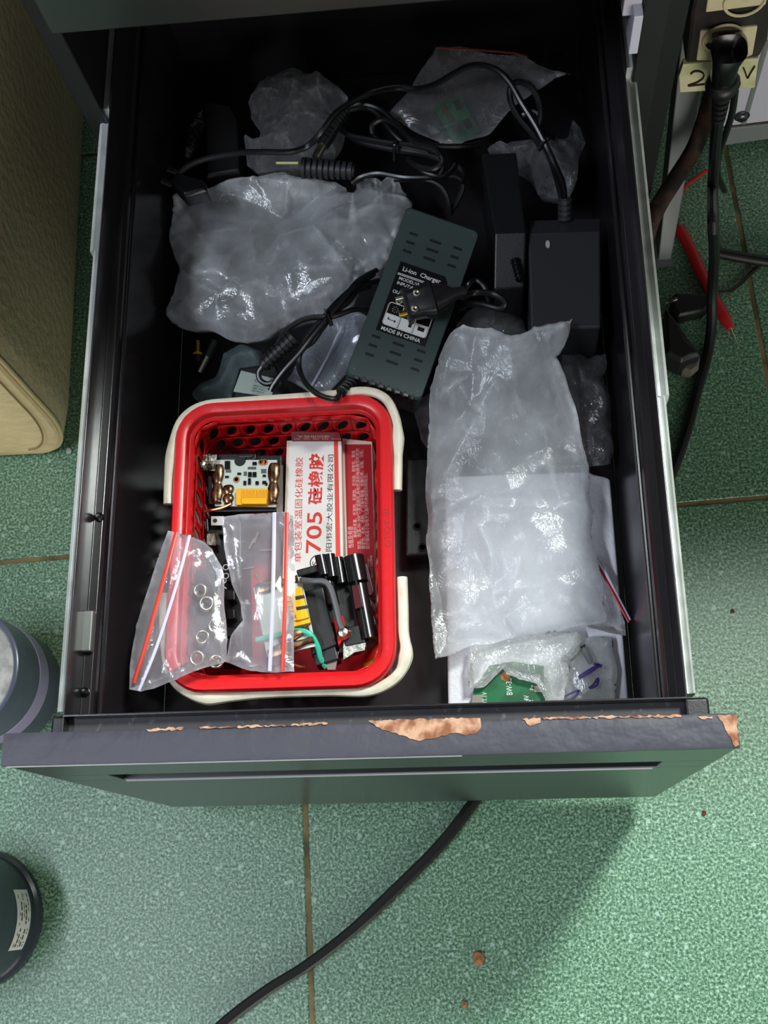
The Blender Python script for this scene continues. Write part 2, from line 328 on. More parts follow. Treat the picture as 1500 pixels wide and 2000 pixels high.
def bag(name, outline, z, m, bulge=20, sag=20, amp=1.0, step=3.0, seed=1, cell=24, aniso=1.7, pick=None, edge=14, zfun=None, wob=2.0, parent=None, keep=None, floor=-198.5, both=True, inside=True, **kw):
    """closed film bag over an outline (pixels at height z): top sheet and bottom sheet share the rim"""
    zf = zfun or (lambda x, y: z)
    poly = []
    for u, v in outline:
        p = at(u, v, z)
        for _ in range(5): p = at(u, v, zf(p.x, p.y))
        poly.append(Vector((max(XL, p.x) if inside else p.x, max(35, min(YB-4, p.y)) if inside else p.y)))
        if inside: poly[-1].x = min(XR, poly[-1].x)
    rn = random.Random(seed); bd = []
    for i in range(len(poly)):
        a, b_ = poly[i], poly[(i+1)%len(poly)]; k = max(1, int((b_-a).length/(step*1.2)))
        for j in range(k):
            q = a.lerp(b_, j/k); nn = Vector((-(b_-a).y, (b_-a).x)).normalized()
            bd.append(q + nn*(noise.noise(Vector((q.x*.05, q.y*.05, seed)))*wob) if j else q)
    lo = (min(p.x for p in bd), min(p.y for p in bd)); hi = (max(p.x for p in bd), max(p.y for p in bd))
    pts = list(bd); nb = len(bd); yy = lo[1]; row = 0
    while yy < hi[1]:
        xx = lo[0] + (step/2 if row % 2 else 0)
        while xx < hi[0]:
            p = Vector((xx+rn.uniform(-.3,.3)*step, yy+rn.uniform(-.3,.3)*step))
            ins = False
            for i in range(nb):
                a, c = bd[i], bd[(i+1)%nb]
                if (a.y > p.y) != (c.y > p.y) and p.x < (c.x-a.x)*(p.y-a.y)/(c.y-a.y)+a.x: ins = not ins
            if ins: pts.append(p)
            xx += step
        yy += step*0.87; row += 1
    cf = crumple(seed, cell, amp, lo, hi, aniso, pick); cg = crumple(seed+50, cell*1.6, amp, lo, hi)
    def within(p):
        ins = False
        for i in range(nb):
            a, c = bd[i], bd[(i+1)%nb]
            if (a.y > p.y) != (c.y > p.y) and p.x < (c.x-a.x)*(p.y-a.y)/(c.y-a.y)+a.x: ins = not ins
        return ins
    for a_, b_ in cf.creases:
        k = max(1, int((b_-a_).length/step))
        for j in range(k):
            p = a_.lerp(b_, j/k)
            if lo[0] < p.x < hi[0] and lo[1] < p.y < hi[1] and within(p): pts.append(p)
    vs, es, fs, *_ = delaunay_2d_cdt(pts, [(i, (i+1)%nb) for i in range(nb)], [list(range(nb))], 1, 1e-4)
    edges = {}
    for f in fs:
        for i in range(3):
            e = tuple(sorted((f[i], f[(i+1)%3]))); edges[e] = edges.get(e, 0)+1
    rim = {i for e, c in edges.items() if c == 1 for i in e}
    segs = [(bd[i], bd[(i+1)%nb]) for i in range(nb)]
    top, bot = [], []
    for i, p in enumerate(vs):
        d = 0.0 if i in rim else min(segdist(p, a, c) for a, c in segs)
        q = 1-math.exp(-d/edge); zz = zf(p.x, p.y); ew = noise.noise(Vector((p.x*.045, p.y*.045, seed*1.7)))*wob*1.2
        top.append((p.x, p.y, zz+ew+bulge*q+cf(p.x, p.y)*min(1, 0.15+d/5)))
        bot.append((p.x, p.y, max(floor, zz+ew-(sag*q+max(0, 1+cg(p.x, p.y)*0.7)*min(1, d/6)))))
    b = B(); b.add(top, [tuple(f) for f in fs])
    if both:
        mp = {}
        for i in range(len(vs)):
            if i in rim: mp[i] = i
            else: mp[i] = len(b.v); b.v.append(Vector(bot[i]))
        b.f += [[mp[i] for i in reversed(f)] for f in fs]
    return obj(name, b, m, parent, smooth=75, **kw)

# ================================================================== SETTING: floor
fl = obj('floor', B().box(-2500, 3000, -2500, 3000, ZF*-1-30, -ZF-1.0), GROUT, smooth=0, kind='structure')
for nm, bb in (('wall_back', (-2500, 3000, 1300, 1400)), ('wall_right', (2600, 2700, -2500, 1300))):
    obj(nm, B().box(*bb, -ZF, 2350), mat('wall_paint', (196, 198, 190), .9), smooth=0, kind='structure')
TS, TG, RT = 453.0, 4.2, math.radians(2.5)
TM = Matrix.Translation((95.5, 246.0, 0)) @ Matrix.Rotation(RT, 4, 'Z')     # a joint crossing under the drawer
tile0 = None
for i in range(-3, 4):
    for j in range(-3, 4):
        c = TM @ Vector(((i+.5)*TS, (j+.5)*TS, 0))
        if tile0 is None:
            t0 = B(Matrix.Translation((c.x, c.y, -ZF-8)) @ Matrix.Rotation(RT, 4, 'Z')); h = (TS-TG)/2
            t0.box(-h, h, -h, h, 0, 8.0); tile0 = obj('tile', t0, TILE, fl, bevel=1.2, smooth=30); c0 = c
        else:
            t = tile0.copy(); COL.objects.link(t); t.parent = fl; t.location = tile0.location + (c-c0)*S

# ================================================================== FILING CABINET with its pulled drawer
cab = root('filing_cabinet', (200, 760, -ZF), 'black steel filing cabinet with its bottom drawer pulled fully out', 'cabinet')
Y0, Y1, ZT = 458, 1000, 310
b = B(); b.box(0, 15, Y0, Y1, -ZF+2, ZT); obj('side_panel', b, STEELM, cab, bevel=1.5)
b = B(); b.box(387, 404, Y0, Y1, -ZF+2, ZT); obj('side_panel', b, STEELM, cab, bevel=1.5)
b = B(); b.box(15, 387, Y1-3, Y1, -ZF+2, ZT); obj('back_panel', b, STEELM, cab)
b = B(); b.box(0, 404, Y0, Y1, ZT, ZT+16); obj('top_panel', b, STEEL, cab, bevel=1.5)
b = B(); b.box(17, 385, 440, 458, 64, 300); obj('upper_drawer_front', b, FACE, cab, bevel=2)
b = B(); b.box(19, 383, 460, 980, 70, 74); obj('upper_drawer_tray', b, STEEL, cab)
for sx, x0 in ((1, 15), (-1, 387)):
    b = B(); b.box(min(x0,x0+sx*4), max(x0,x0+sx*4), Y0+4, 960, -62, -34); obj('rail_channel', b, ZINC, cab)
# small white rail bracket by the right edge of the cabinet
b = B(); p0, p1 = aty(1216, -10, 470), aty(1249, 10, 470); b.box(p0.x, p1.x, 462, 470, p1.z, p0.z+12); b.box(p1.x-6, p1.x, 452, 470, p1.z-24, p0.z); obj('rail_bracket', b, WHITEM, cab, bevel=0.8)

b = B()
b.box(CX-HW, CX+HW, 20, YB, ZB-1.5, ZB)                                       # bottom
for s in (-1, 1):                                                             # folded side walls
    prof = [(HL+1.2, ZL), (HL, ZL), (HL, ZLed), (HW+1.5, ZLed-0.5), (HW, ZLed-3), (HW, ZB), (HW+1.2, ZB-1.5), (HW+1.2, ZLed-6), (HL+1.2, ZLed-6)]
    rings = [[(CX+s*x, y, z) for x, z in prof] for y in (18, YB)]
    if s < 0: rings = rings[::-1]
    b.loft(rings)
b.box(CX-HW, CX+HW, YB, YB+1.5, ZB-1.5, ZL)                                   # back wall
b.box(CX-HL-1, CX+HL+1, 29.6, 31.0, ZB-1.5, ZL+1)                             # front inner wall with raised lip
drw = obj('drawer', b, STEEL, cab, smooth=25, bevel=0.5)
FRM = mat('shiny_black_steel', (60, 58, 64), 0.2, 0.8)  # paler, shinier steel for the left folder rail alone
for s in (-1, 1):
    obj('folder_rail', B().tube([(CX+s*(HW-2.6), 33, ZLed-6), (CX+s*(HW-2.6), YB-6, ZLed-6)], 1.7, smooth=0), FRM if s < 0 else STEEL, drw)
pc = at(1085, 116, -110); tt = (YB-1-CC.y)/(pc-CC).y; pc = CC+(pc-CC)*tt
b = B(); b.lathe([(0.1, 0), (8, 0), (8, 0.8), (5.5, 0.8), (5, 0.1), (0.1, 0.1)], frame((pc.x, YB-0.2, pc.z), (1,0,0), up=(0,-1,0)), 20); obj('wall_hole', b, INKK, drw)
b = B(); b.box(CX-HL-1, CX+HL+1, 17.6, 29.5, ZL-9, ZL-8); obj('front_flange', b, mat('dusty_black_steel', (60, 58, 62), .6, col2=(104, 102, 104), cscale=240, clo=.6, chi=.74), drw, smooth=0)
# front panel: a frame of pieces round the finger groove, all one board
b = B(); G0, G1, GA, GB_ = -64, -96, 44, 365
b.box(0, 400, 0, 17.4, G0, 0); b.box(0, 400, 0, 17.4, -342, G1); b.box(0, GA-6, 0, 17.4, G1, G0); b.box(GB_+4, 400, 0, 17.4, G1, G0)
b.box(GA-6, GB_+4, 11, 17.4, G1, G0)
fp = obj('front_panel', b, FACE, drw, smooth=30, bevel=0.6)
b = B(); nx = 60; rows = []
for k, (y, z) in enumerate(((-0.35, -3.0), (-0.3, 0.1), (1.2, 0.45), (6, 0.5), (12, 0.5), (16.4, 0.45), (17.7, -0.2), (17.7, -3))):
    rows.append([(i*400.6/nx-0.3, y+noise.noise(Vector((i*.35, k*.2, 3)))*0.35, z+noise.noise(Vector((i*.4, y*.25, 9)))*0.22) for i in range(nx+1)])
b.add(sum(rows, []), [(k*(nx+1)+i, k*(nx+1)+i+1, (k+1)*(nx+1)+i+1, (k+1)*(nx+1)+i) for k in range(len(rows)-1) for i in range(nx)])
obj('edge_foil', b, FOIL, drw, label='wrinkled dark grey foil strip along the top edge')
b = B(); b.tube([(GA-4, -0.2, G1), (GB_+2, -0.2, G1)], 0.9, smooth=0); obj('groove_highlight', b, mat('lip_highlight', (170, 170, 176), 0.3), drw)  # pale bar stands for light caught on the groove's lower lip
def patch(name, pts, z, m, parent, th=0.25, jit=0.6, seed=0, **kw):
    rn = random.Random(seed); q = []
    for i in range(len(pts)):
        a, c = Vector(pts[i]), Vector(pts[(i+1)%len(pts)]); k = max(1, int((c-a).length/1.6))
        for j in range(k): p = a.lerp(c, j/k); q.append((p.x+(rn.uniform(-jit,jit) if j else 0), p.y+(rn.uniform(-jit,jit) if j else 0)))
    return obj(name, B().prism(q, z-th, z), m, parent, smooth=0, **kw)
for k, pl in enumerate(([(720,1408),(800,1406),(860,1404),(938,1403),(940,1420),(930,1432),(905,1436),(885,1432),(850,1442),(822,1447),(800,1443),(775,1432),(745,1425)],
           [(1400,1398),(1437,1396),(1443,1455),(1436,1459),(1426,1440),(1414,1418)], [(1020,1405),(1055,1402),(1056,1412),(1034,1418)],
           [(1362,1400),(1392,1399),(1390,1404),(1370,1405)], [(285,1424),(360,1421),(358,1425),(290,1429)],
           [(390,1421),(520,1417),(640,1412),(640,1415),(520,1420),(392,1424)], [(1060,1402),(1200,1399),(1330,1397),(1330,1401),(1200,1402),(1062,1406)])):
    patch('bare_patch', xy(pl, 0), 1.05, MDF, drw, 1.2, seed=k, label='chipped patch of bare tan fibreboard')
obj('edge_highlight', B().tube([(2, -.55, -2.2), (120, -.55, -2.2), (255, -.55, -2.3)], .45, 6), mat('pale_highlight', (200, 196, 196), .4), drw)  # pale strip painting the highlight along the front's top edge
# slide rails: bright profiled channels with a thicker outer member further back
RW = {-1: 11.0, 1: 7.6}
def rail_prof(w, h, s): return [(0, 0), (0, h), (w*.18, h+1.2), (w*.36, h), (w*.5, h-.8), (w*.64, h), (w*.82, h+1.2), (w, h), (w+.4, h-5), (w+.4, 0)]
for s in (-1, 1):
    b = B(); xo = CX+s*(HL+1.8)
    def ext(w, h, y0, y1, z0):
        r = [[(xo+s*x, y, z0+z) for x, z in rail_prof(w, h, s)] for y in (y0, y1)]
        b.loft(r if s < 0 else r[::-1])
    ext(RW[s], 14, 36, 222 if s > 0 else 353, -60)
    r1 = obj('slide_rail', b, ZINC, drw, smooth=40)
    b = B(); ext(RW[s]+2.2, 17, 222 if s > 0 else 353, 600, -62); b.box(min(xo+s*1, xo+s*8), max(xo+s*1, xo+s*8), 214 if s > 0 else 345, 222 if s > 0 else 353, -60, -52)
    obj('outer_rail', b, ZINC, drw, smooth=40)
    b = B(); b.box(min(xo+s*0.5, xo+s*15), max(xo+s*0.5, xo+s*15), 22, 34, -74, -47); obj('rail_bumper', b, BLACKP, drw, bevel=2)
for k, (u, v) in enumerate(((206, 136), (201, 165), (199, 183))):
    p = at(u, v, -44); obj('rivet', B().lathe([(2.2, -1), (2.2, 0.4), (1.2, 1.2), (0.1, 1.4)], Matrix.Translation(p), 10), mat('rusty_rivet', (176, 122, 70), 0.5, 0.6), drw)
p = [at(u, v, -36) for u, v in ((198,108),(192,92),(197,82),(208,81),(213,88))]
obj('wire_hook', B().tube(p, 0.9, 8), ZINC, drw)
q = at(180, 1235, ZLed); obj('spring_clip', B().box(q.x-5, q.x+1.5, q.y-13, q.y+13, ZLed-6, ZLed+5), mat('grey_clip', (120, 122, 120), 0.35, 0.6), drw, bevel=1)
for k, (u, v) in enumerate(((200, 1010), (172, 1352))):
    q = at(u, v, ZLed); obj('rail_screw', B().lathe([(3, -2), (3, 0), (1.6, 1.6), (0.1, 1.8)], Matrix.Translation((q.x-2, q.y, ZLed+1)), 10), BLACKG, drw)
# desk whose slab shades the back of the drawer
dk = root('desk', (500, 800, -ZF), 'dark desk top standing above the filing cabinet', 'desk')
DY = 405
b = B(); b.box(-30, 1500, DY, 1150, ZT+17, ZT+42); obj('desk_top', b, mat('dark_laminate', (60, 50, 44), 0.5), dk, bevel=2)
for x, y in ((1460, DY+60), (1460, 1110)):
    b = B(); b.box(x-20, x+20, y-20, y+20, -ZF, ZT+16); obj('leg', b, GREYM, dk)

# ================================================================== RED BASKET with two folded handles
BX, BY, BZR = 135.4, 157.5, -100      # centre and rim height
def rrect(cx, cy, hx, hy, r, n=7):
    out = []
    for sx, sy, a0 in ((1,1,0), (-1,1,90), (-1,-1,180), (1,-1,270)):
        for k in range(n+1):
            a = math.radians(a0+90*k/n); out.append((cx+sx*(hx-r)+r*math.cos(a), cy+sy*(hy-r)+r*math.sin(a)))
    return out
bk = root('plastic_basket', (BX, BY, ZB), 'small red plastic basket with slotted sides and cream handles in the open drawer', 'basket')
HX, HY = 76.6, 102.8
b = B()
ring = lambda ox, z, rr=None: [(x, y, z) for x, y in rrect(BX, BY, HX-ox, HY-ox, max(5, (27-ox) if rr is None else rr))]
b.loft([ring(1.2, BZR-9), ring(0, BZR-8.5), ring(0, BZR-2), ring(1.5, BZR), ring(7.5, BZR), ring(8.8, BZR-1), ring(9.6, BZR-6), ring(10.6, BZR-6.5), ring(12, BZR-8), ring(11, BZR-9), ring(8.5, BZR-8)], caps=False)
b.loft([ring(14, ZB+4), ring(14, ZB+0.5), ring(17, ZB+0.5)], caps=False)
b.prism([(x, y) for x, y in rrect(BX, BY, HX-14, HY-14, 11)], ZB+0.5, ZB+2.5)
b.lathe([(0.1, 0), (.1, .1)], Matrix.Translation((BX, BY, ZB+2)), 4)
obj('basket_shell', b, RED, bk, smooth=40)
# slotted wall: every cell of the wall is a square with a lens-shaped hole, turned along the rounded outline
b = B(); per = rrect(0, 0, 1, 1, 0.001, 1)
def walk(ox, z, n):
    P = [Vector(p) for p in rrect(BX, BY, HX-ox, HY-ox, max(6, 27-ox), 6)]; L = [0]
    for i in range(len(P)): L.append(L[-1]+(P[(i+1)%len(P)]-P[i]).length)
    out = []
    for k in range(n):
        s_ = L[-1]*k/n; i = max(j for j in range(len(P)) if L[j] <= s_); t = (s_-L[i])/max(1e-6, L[i+1]-L[i]); q = P[i].lerp(P[(i+1)%len(P)], t); out.append(Vector((q.x, q.y, z)))
    return out
NC = 44; SUB = 8; rowz = [BZR-9, BZR-16, BZR-38, BZR-60, BZR-82, ZB+4]; rowo = [12, 12.2, 12.7, 13.2, 13.6, 14]
def wallpt(u, r):      # u in cells, r as fractional row
    k = min(int(r), len(rowz)-2); t = r-k; W0 = WALK[k]; W1 = WALK[k+1]; i = int(round(u*SUB*2)) % len(W0)
    return W0[i].lerp(W1[i], t)
WALK = [walk(o, z, NC*SUB*2) for o, z in zip(rowo, rowz)]
for r in range(len(rowz)-1):
    for c in range(NC):
        if r in (0, len(rowz)-2):
            b.add([wallpt(c, r), wallpt(c+1, r), wallpt(c+1, r+1), wallpt(c, r+1)], [(0, 1, 2, 3), (3, 2, 1, 0)]); continue
        out, inn = [], []
        for k in range(16):
            a = 2*math.pi*k/16; cx_, sy_ = math.cos(a), math.sin(a); m_ = max(abs(cx_), abs(sy_)); tilt = sy_*0.16
            out.append(wallpt(c+.5+.5*cx_/m_, r+.5+.5*sy_/m_)); inn.append(wallpt(c+.5+.27*cx_+tilt, r+.5+.36*sy_))
        b.add(out+inn, [(k, (k+1)%16, 16+(k+1)%16, 16+k) for k in range(16)])
sw = obj('slotted_wall', b, RED, bk, smooth=50)
so = sw.modifiers.new('thickness', 'SOLIDIFY'); so.thickness = 1.0*S
def handle_path(pts): return [at(u, v, BZR+dz) for u, v, dz in pts]
hp = handle_path([(328,985,-7),(330,930,-6),(338,868,-5),(356,820,-4),(395,793,-3),(460,785,-3),(560,778,-3),(650,771,-3),(712,764,-3),(752,778,-3),(772,815,-4),(777,850,-5),(777,900,-6),(776,958,-7)])
obj('handle', B().tube(hp, lambda t: 3.3+1.2*max(0, 1-abs(t-.86)/.05)+.9*max(0, 1-abs(t-.12)/.05), 10, flat=0.9), CREAM, bk)
hp = handle_path([(785,1128,-8),(787,1190,-8),(788,1235,-8),(793,1275,-8),(782,1312,-9),(752,1338,-9),(712,1350,-9),(640,1349,-9),(520,1353,-9),(450,1360,-9),(400,1362,-9),(358,1345,-9),(332,1310,-8),(322,1240,-8),(322,1160,-8)])
obj('handle', B().tube(hp, lambda t: 3.7+1.3*max(0, 1-abs(t-.23)/.05)+1.3*max(0, 1-abs(t-.7)/.06), 10, flat=0.9), CREAM, bk)
b = B(); text_b(b, 'GTQY-01', at(767, 1068, BZR)+Vector((0,0,.1)), at(763, 1005, BZR)-at(767, 1068, BZR), (0,0,1), w=27, h=5.2, ext=0.1)
obj('moulded_lettering', b, mat('darker_red_plastic', (150, 14, 22), 0.4), bk, smooth=0)

# ---- card boxes of silicone glue inside the basket
def card_box(name, quad, z, th, m, label, cat='box', group=None):
    q = xy(quad, z); r = root(name, ((q[0][0]+q[2][0])/2, (q[0][1]+q[2][1])/2, z-th), label, cat, group)
    obj('carton', B().prism(q, z-th, z), m, r, smooth=0, bevel=0.6); return r
def up_text(b, body, u0, v0, u1, v1, z, h, bold=0.0, up=(0,0,1), lift=0.05):
    o, e = at(u0, v0, z), at(u1, v1, z); text_b(b, body, o+Vector((0,0,lift)), e-o, up, w=(e-o).length, h=h, bold=bold, ext=0.1)
ZW = -139.5
wb = card_box('glue_carton', [(560,860),(667,860),(672,1215),(548,1215)], ZW, 26, CARDW, 'white glue carton with big red 705 and an open dark red end flap')
b = B(); b.prism(xy([(652,860),(660,860),(668,1215),(658,1215)], ZW), ZW, ZW+0.12); obj('red_stripe', b, mat('bright_red_print', (222, 62, 44), 0.5), wb, smooth=0)
b = B(); b.prism(xy([(561,862),(565,862),(554,1214),(549,1214)], ZW), ZW, ZW+0.1); obj('cream_edge', b, CARDRIM, wb, smooth=0)
b = B(); up_text(b, '单包装室温固化硅橡胶', 589, 1098, 592, 893, ZW, 5.6); obj('red_lettering', b, INKR, wb, smooth=0)
b = B(); up_text(b, '705', 627, 1080, 630, 1000, ZW, 11.0, bold=0.012); up_text(b, '硅橡胶', 630, 985, 633, 885, ZW, 11.0, bold=0.02); obj('big_red_lettering', b, INKR, wb, smooth=0)
b = B(); up_text(b, '阳市宏大胶业有限公司', 648, 1077, 652, 888, ZW, 4.4); obj('company_lettering', b, INKK, wb, smooth=0)
c = at(621, 1099, ZW); b = B(); b.tube([(c.x+5.5*math.cos(a*math.pi/8), c.y+5.5*math.sin(a*math.pi/8), ZW+.1) for a in range(16)], 0.35, 4, closed=True, smooth=1); up_text(b, 'S', 621, 1104, 621, 1096, ZW, 4); obj('circled_mark', b, INKK, wb, smooth=0)
fl0, fl1, fl2, fl3 = at(570,862,ZW+.5), at(667,862,ZW+.5), at(662,845,ZW+12), at(568,843,ZW+12)
b = B(); b.add([fl0, fl1, fl2, fl3]+[p+Vector((0,1,-.6)) for p in (fl0, fl1, fl2, fl3)], [(0,1,2,3),(7,6,5,4),(0,4,5,1),(1,5,6,2),(2,6,7,3),(3,7,4,0)])
fo = obj('end_flap', b, mat('dark_red_card', (128, 26, 30), 0.45), wb, smooth=0)
b = B(); nrm = (fl1-fl0).cross(fl3-fl0).normalized()
text_b(b, '请回用我大', fl0.lerp(fl2, .86)+nrm*.1-(fl1-fl0)*.05+(fl3-fl0)*-.1, -(fl1-fl0), nrm, w=24, h=3.2); text_b(b, 'HDA  704  705  706  703', fl1.lerp(fl2, .4)+nrm*.1, -(fl1-fl0), nrm, w=34, h=1.8)
obj('flap_lettering', b, INKPINK, fo, smooth=0)
ZR2 = -147
rb = card_box('glue_carton', [(668,856),(727,862),(734,1182),(677,1182)], ZR2, 28, CARDRIM, 'red glue carton with pale small print beside the white one, in the red basket')
b = B(); b.prism(xy([(673,868),(725,868),(734,1178),(681,1178)], ZR2), ZR2, ZR2+.1); obj('red_print', b, CARDR, rb, smooth=0)
b = B()
for body, u0, v0, u1, v1, h in (('性能及用途', 691, 1070, 689, 1028, 4.0), ('单组份无毒、无溶剂、无腐蚀、无污染、耐老化、耐高', 698, 1050, 694, 880, 2.9), ('耐湿、耐温-50–200℃室温固化,具有优良的电绝缘性和密封', 706, 1072, 702, 876, 2.9),
        ('稳定性、无色、透明。广泛用于玻璃、仪器仪表、冰箱、冷柜、', 714, 1072, 710, 878, 2.9), ('医疗器械及小型电子元器件的绝缘密封和粘合。', 722, 1072, 718, 925, 2.9)):
    up_text(b, body, u0, v0, u1, v1, ZR2, h, lift=.15)
up_text(b, 'Slice nozzle to desired headline', 732, 1172, 727, 1085, ZR2, 2.6, lift=.15)
obj('pale_lettering', b, INKPINK, rb, smooth=0)
b = B(); q = px([(706,1092),(719,1090),(722,1150),(709,1150)], ZR2); b.tube([p+Vector((0,0,.15)) for p in q], 0.35, 4, closed=True, smooth=0)
n0, n1 = at(712,1132,ZR2), at(714,1108,ZR2); b.tube([n0+Vector((0,0,.15)), n1+Vector((0,0,.15))], lambda t: 2.2-1.7*t, 6, smooth=0); obj('nozzle_drawing', b, INKPINK, rb, smooth=0)

# ---- battery board module at the back left of the basket
def cells(b, quad, z, th, **k): return b.prism(xy(quad, z), z-th, z, **k)
ZM = -132
md = root('battery_module', (*at(480, 945, ZM)[:2], ZB+3), 'black battery holder carrying a white circuit board, back left in the red basket', 'electronics')
b = B(); cells(b, [(404,890),(550,888),(551,998),(408,1000)], ZM-4, 40); cells(b, [(425,886),(500,885),(501,897),(425,899)], ZM+1, 10); cells(b, [(463,886),(493,885),(494,893),(464,894)], ZM+3, 6); cells(b, [(404,918),(416,918),(418,985),(406,985)], ZM, 6)
obj('holder', b, BLACKP, md, smooth=0, bevel=1)
b = B(); cells(b, [(417,898),(541,898),(539,990),(419,988)], ZM+2, 1.8); bd = obj('circuit_board', b, PCBW, md, smooth=0, bevel=.3)
b = B(); cells(b, [(397,888),(424,888),(420,920),(397,918)], ZM+6, .6); q = at(408, 902, ZM+6)
for k in range(9): b.tube([q+Vector((random.uniform(-6,4), random.uniform(-6,6), .3)), q+Vector((random.uniform(-5,6), random.uniform(-6,6), 1.6))], 1.4, 5, smooth=0)
obj('nickel_tab', b, TINNED, md, smooth=0)
b = B(); cells(b, [(461,954),(523,954),(521,985),(461,986)], ZM+7, 5); 
for k in range(8):
    u = 472+k*6.6; cells(b, [(u,956),(u+1.6,956),(u+1.6,972),(u,972)], ZM+9, 2.2)
cells(b, [(471,972),(521,972),(520,984),(472,984)], ZM+9, 2.5); obj('yellow_connector', b, YELLOW, md, smooth=0, bevel=.3)
for (u0, v0, u1, v1, w) in ((427,908,424,985,4.2), (446,948,446,985,4.0), (536,905,533,985,4.4)):
    p, q = at(u0, v0, ZM+2.5), at(u1, v1, ZM+2.5); b = B(); b.tube([p.lerp(q, t)+Vector((0,0,.6)) for t in (0,.1,.3,.45,.6,.75,.9,1)], lambda t: w*(0.62+0.38*abs(math.sin(t*7))), 8, flat=.35)
    obj('solder_strip', b, SOLDER, md)
for k, (u, v, du, dv) in enumerate([(444,908,5,8),(497,905,4,3),(488,924,3.5,2.2),(497,924,3.5,2.2),(488,929,3.5,2.2),(497,929,3.5,2.2),(467,925,3.5,2),(443,931,3.5,1.8),(516,929,3,2),(478,943,2.6,4),(502,943,3,3.4),(516,942,3.6,3),(487,940,2.6,6),(520,945,2,2.6),(492,914,8,2.4),(446,920,5,2.6),(479,925,3,4),(515,920,5,4)]):
    b = B(); cells(b, [(u-du,v-dv),(u+du,v-dv),(u+du,v+dv),(u-du,v+dv)], ZM+3.2 if k not in (14,15,16,17) else ZM+2.5, 1.4 if k not in (14,15,16,17) else .6); obj('chip', b, BLACKG if k not in (14,15,16,17) else GREYW, bd, smooth=0)
q = at(469, 900, ZM+2); obj('board_notch', B().lathe([(4.2, 0), (4.2, .3), (.1, .3)], Matrix.Translation(q), 16), BLACKP, bd)
for u, v in ((462,937),(511,903),(517,903)):
    q = at(u, v, ZM+2); obj('plated_hole', B().lathe([(2.4, 0), (2.4, .5), (1.4, .6), (1.2, 0)], Matrix.Translation(q), 12), COPPER, bd)
obj('copper_wire', B().tube(path([(398,1000,ZM-1),(404,998,ZM),(420,995,ZM+1),(436,991,ZM+2),(452,984,ZM+3)]), 1.1, 7), COPPER, md)
b = B(); cells(b, [(541,912),(552,908),(552,1000),(540,1000)], ZM-2.5, 1.5); obj('card_strip', b, GREYCARD, md, smooth=0)
# second holder below it
Z2 = -136
m2 = root('battery_holder', (*at(430, 1100, Z2)[:2], ZB+3), 'black battery holder with a drilled tab and a bright clip, left inside the red basket', 'electronics')
b = B(); cells(b, [(402,1010),(470,1010),(474,1290),(408,1290)], Z2-6, 34); cells(b, [(404,1008),(440,1008),(440,1013),(404,1013)], Z2, 8); cells(b, [(400,1012),(406,1012),(408,1040),(402,1040)], Z2, 8); cells(b, [(404,1034),(440,1034),(440,1044),(404,1044)], Z2, 8)
for k in range(6): cells(b, [(440,1080+k*36),(458,1080+k*36),(459,1100+k*36),(441,1100+k*36)], Z2+4, 12)
obj('holder', b, BLACKP, m2, smooth=0, bevel=.8)
b = B(); q = px([(412,1008),(437,1008),(437,1026),(412,1026)], Z2+2); b.prism([p[:2] for p in q], Z2+1.4, Z2+2); obj('drilled_tab', b, mat('pale_tab', (206, 204, 200), .4, .3), m2, smooth=0, bevel=.2)
q = at(420, 1017, Z2+2); obj('tab_hole', B().lathe([(1.6, 0), (1.6, .1), (.1, .1)], Matrix.Translation(q), 12), INKK, m2)
b = B(); a0, a1, a2, a3 = px([(404,1043),(426,1041),(430,1066),(404,1064)], Z2+3); rows = []
for t, dz in ((0, 0), (.7, 0), (.76, 2.5), (.85, 3.4), (.92, 1.5), (1, -3)): rows.append([a0.lerp(a1, t)+Vector((0,0,dz)), a3.lerp(a2, t)+Vector((0,0,dz))])
b.add(sum(rows, []), [(2*k, 2*k+1, 2*k+3, 2*k+2) for k in range(5)]); o = obj('bright_clip', b, TINNED, m2, smooth=0); o.modifiers.new('thickness', 'SOLIDIFY').thickness = .6*S
b = B()
for u, v in ((441,1108),(441,1125)):
    q = at(u, v, Z2+5); b.tube([(q.x+2*math.cos(a), q.y+2*math.sin(a), q.z) for a in [k*math.pi/4 for k in range(8)]], .4, 5, closed=True, smooth=1)
text_b(b, '70', at(443,1152,Z2+5), at(442,1120,Z2+5)-at(443,1152,Z2+5), (0,0,1), w=9, h=4, ext=.1); obj('pale_marking', b, INKW, m2, smooth=0)
# third module: big black holder with board and wires, front right in the basket
Z3 = -108
m3 = root('battery_module', (*at(640, 1200, Z3)[:2], Z3-40), 'broken black battery holder with yellow connector, grey and green wires, propped over the glue cartons', 'electronics')
P3 = lambda pts, z=Z3: xy(pts, z)
b = B()
b.prism(P3([(578,1118),(622,1104),(710,1097),(730,1240),(690,1262),(604,1278)]), Z3-30, Z3-12)
b.prism(P3([(588,1150),(628,1140),(655,1255),(606,1275)]), Z3-22, Z3-7); b.prism(P3([(576,1110),(620,1098),(622,1112),(580,1124)]), Z3-12, Z3-4)
b.prism(P3([(596,1225),(640,1214),(658,1282),(612,1296)]), Z3-26, Z3-9); b.prism(P3([(660,1224),(706,1214),(712,1252),(672,1260)]), Z3-16, Z3-6)
obj('holder', b, BLACKP, m3, smooth=0, bevel=1)
for (u0, v0, u1, v1, r, dz) in ((626,1086,634,1124,4.0,-2), (643,1084,650,1128,4.0,-2), (660,1090,668,1140,3.6,-7), (690,1088,700,1138,7.2,-6), (701,1140,721,1248,6.0,-9), (640,1128,652,1180,4.2,-7)):
    p, q = at(u0, v0, Z3+dz), at(u1, v1, Z3+dz); obj('cell_cradle', B().tube([p, q], r, 14, smooth=0), BLACKG, m3, smooth=40)
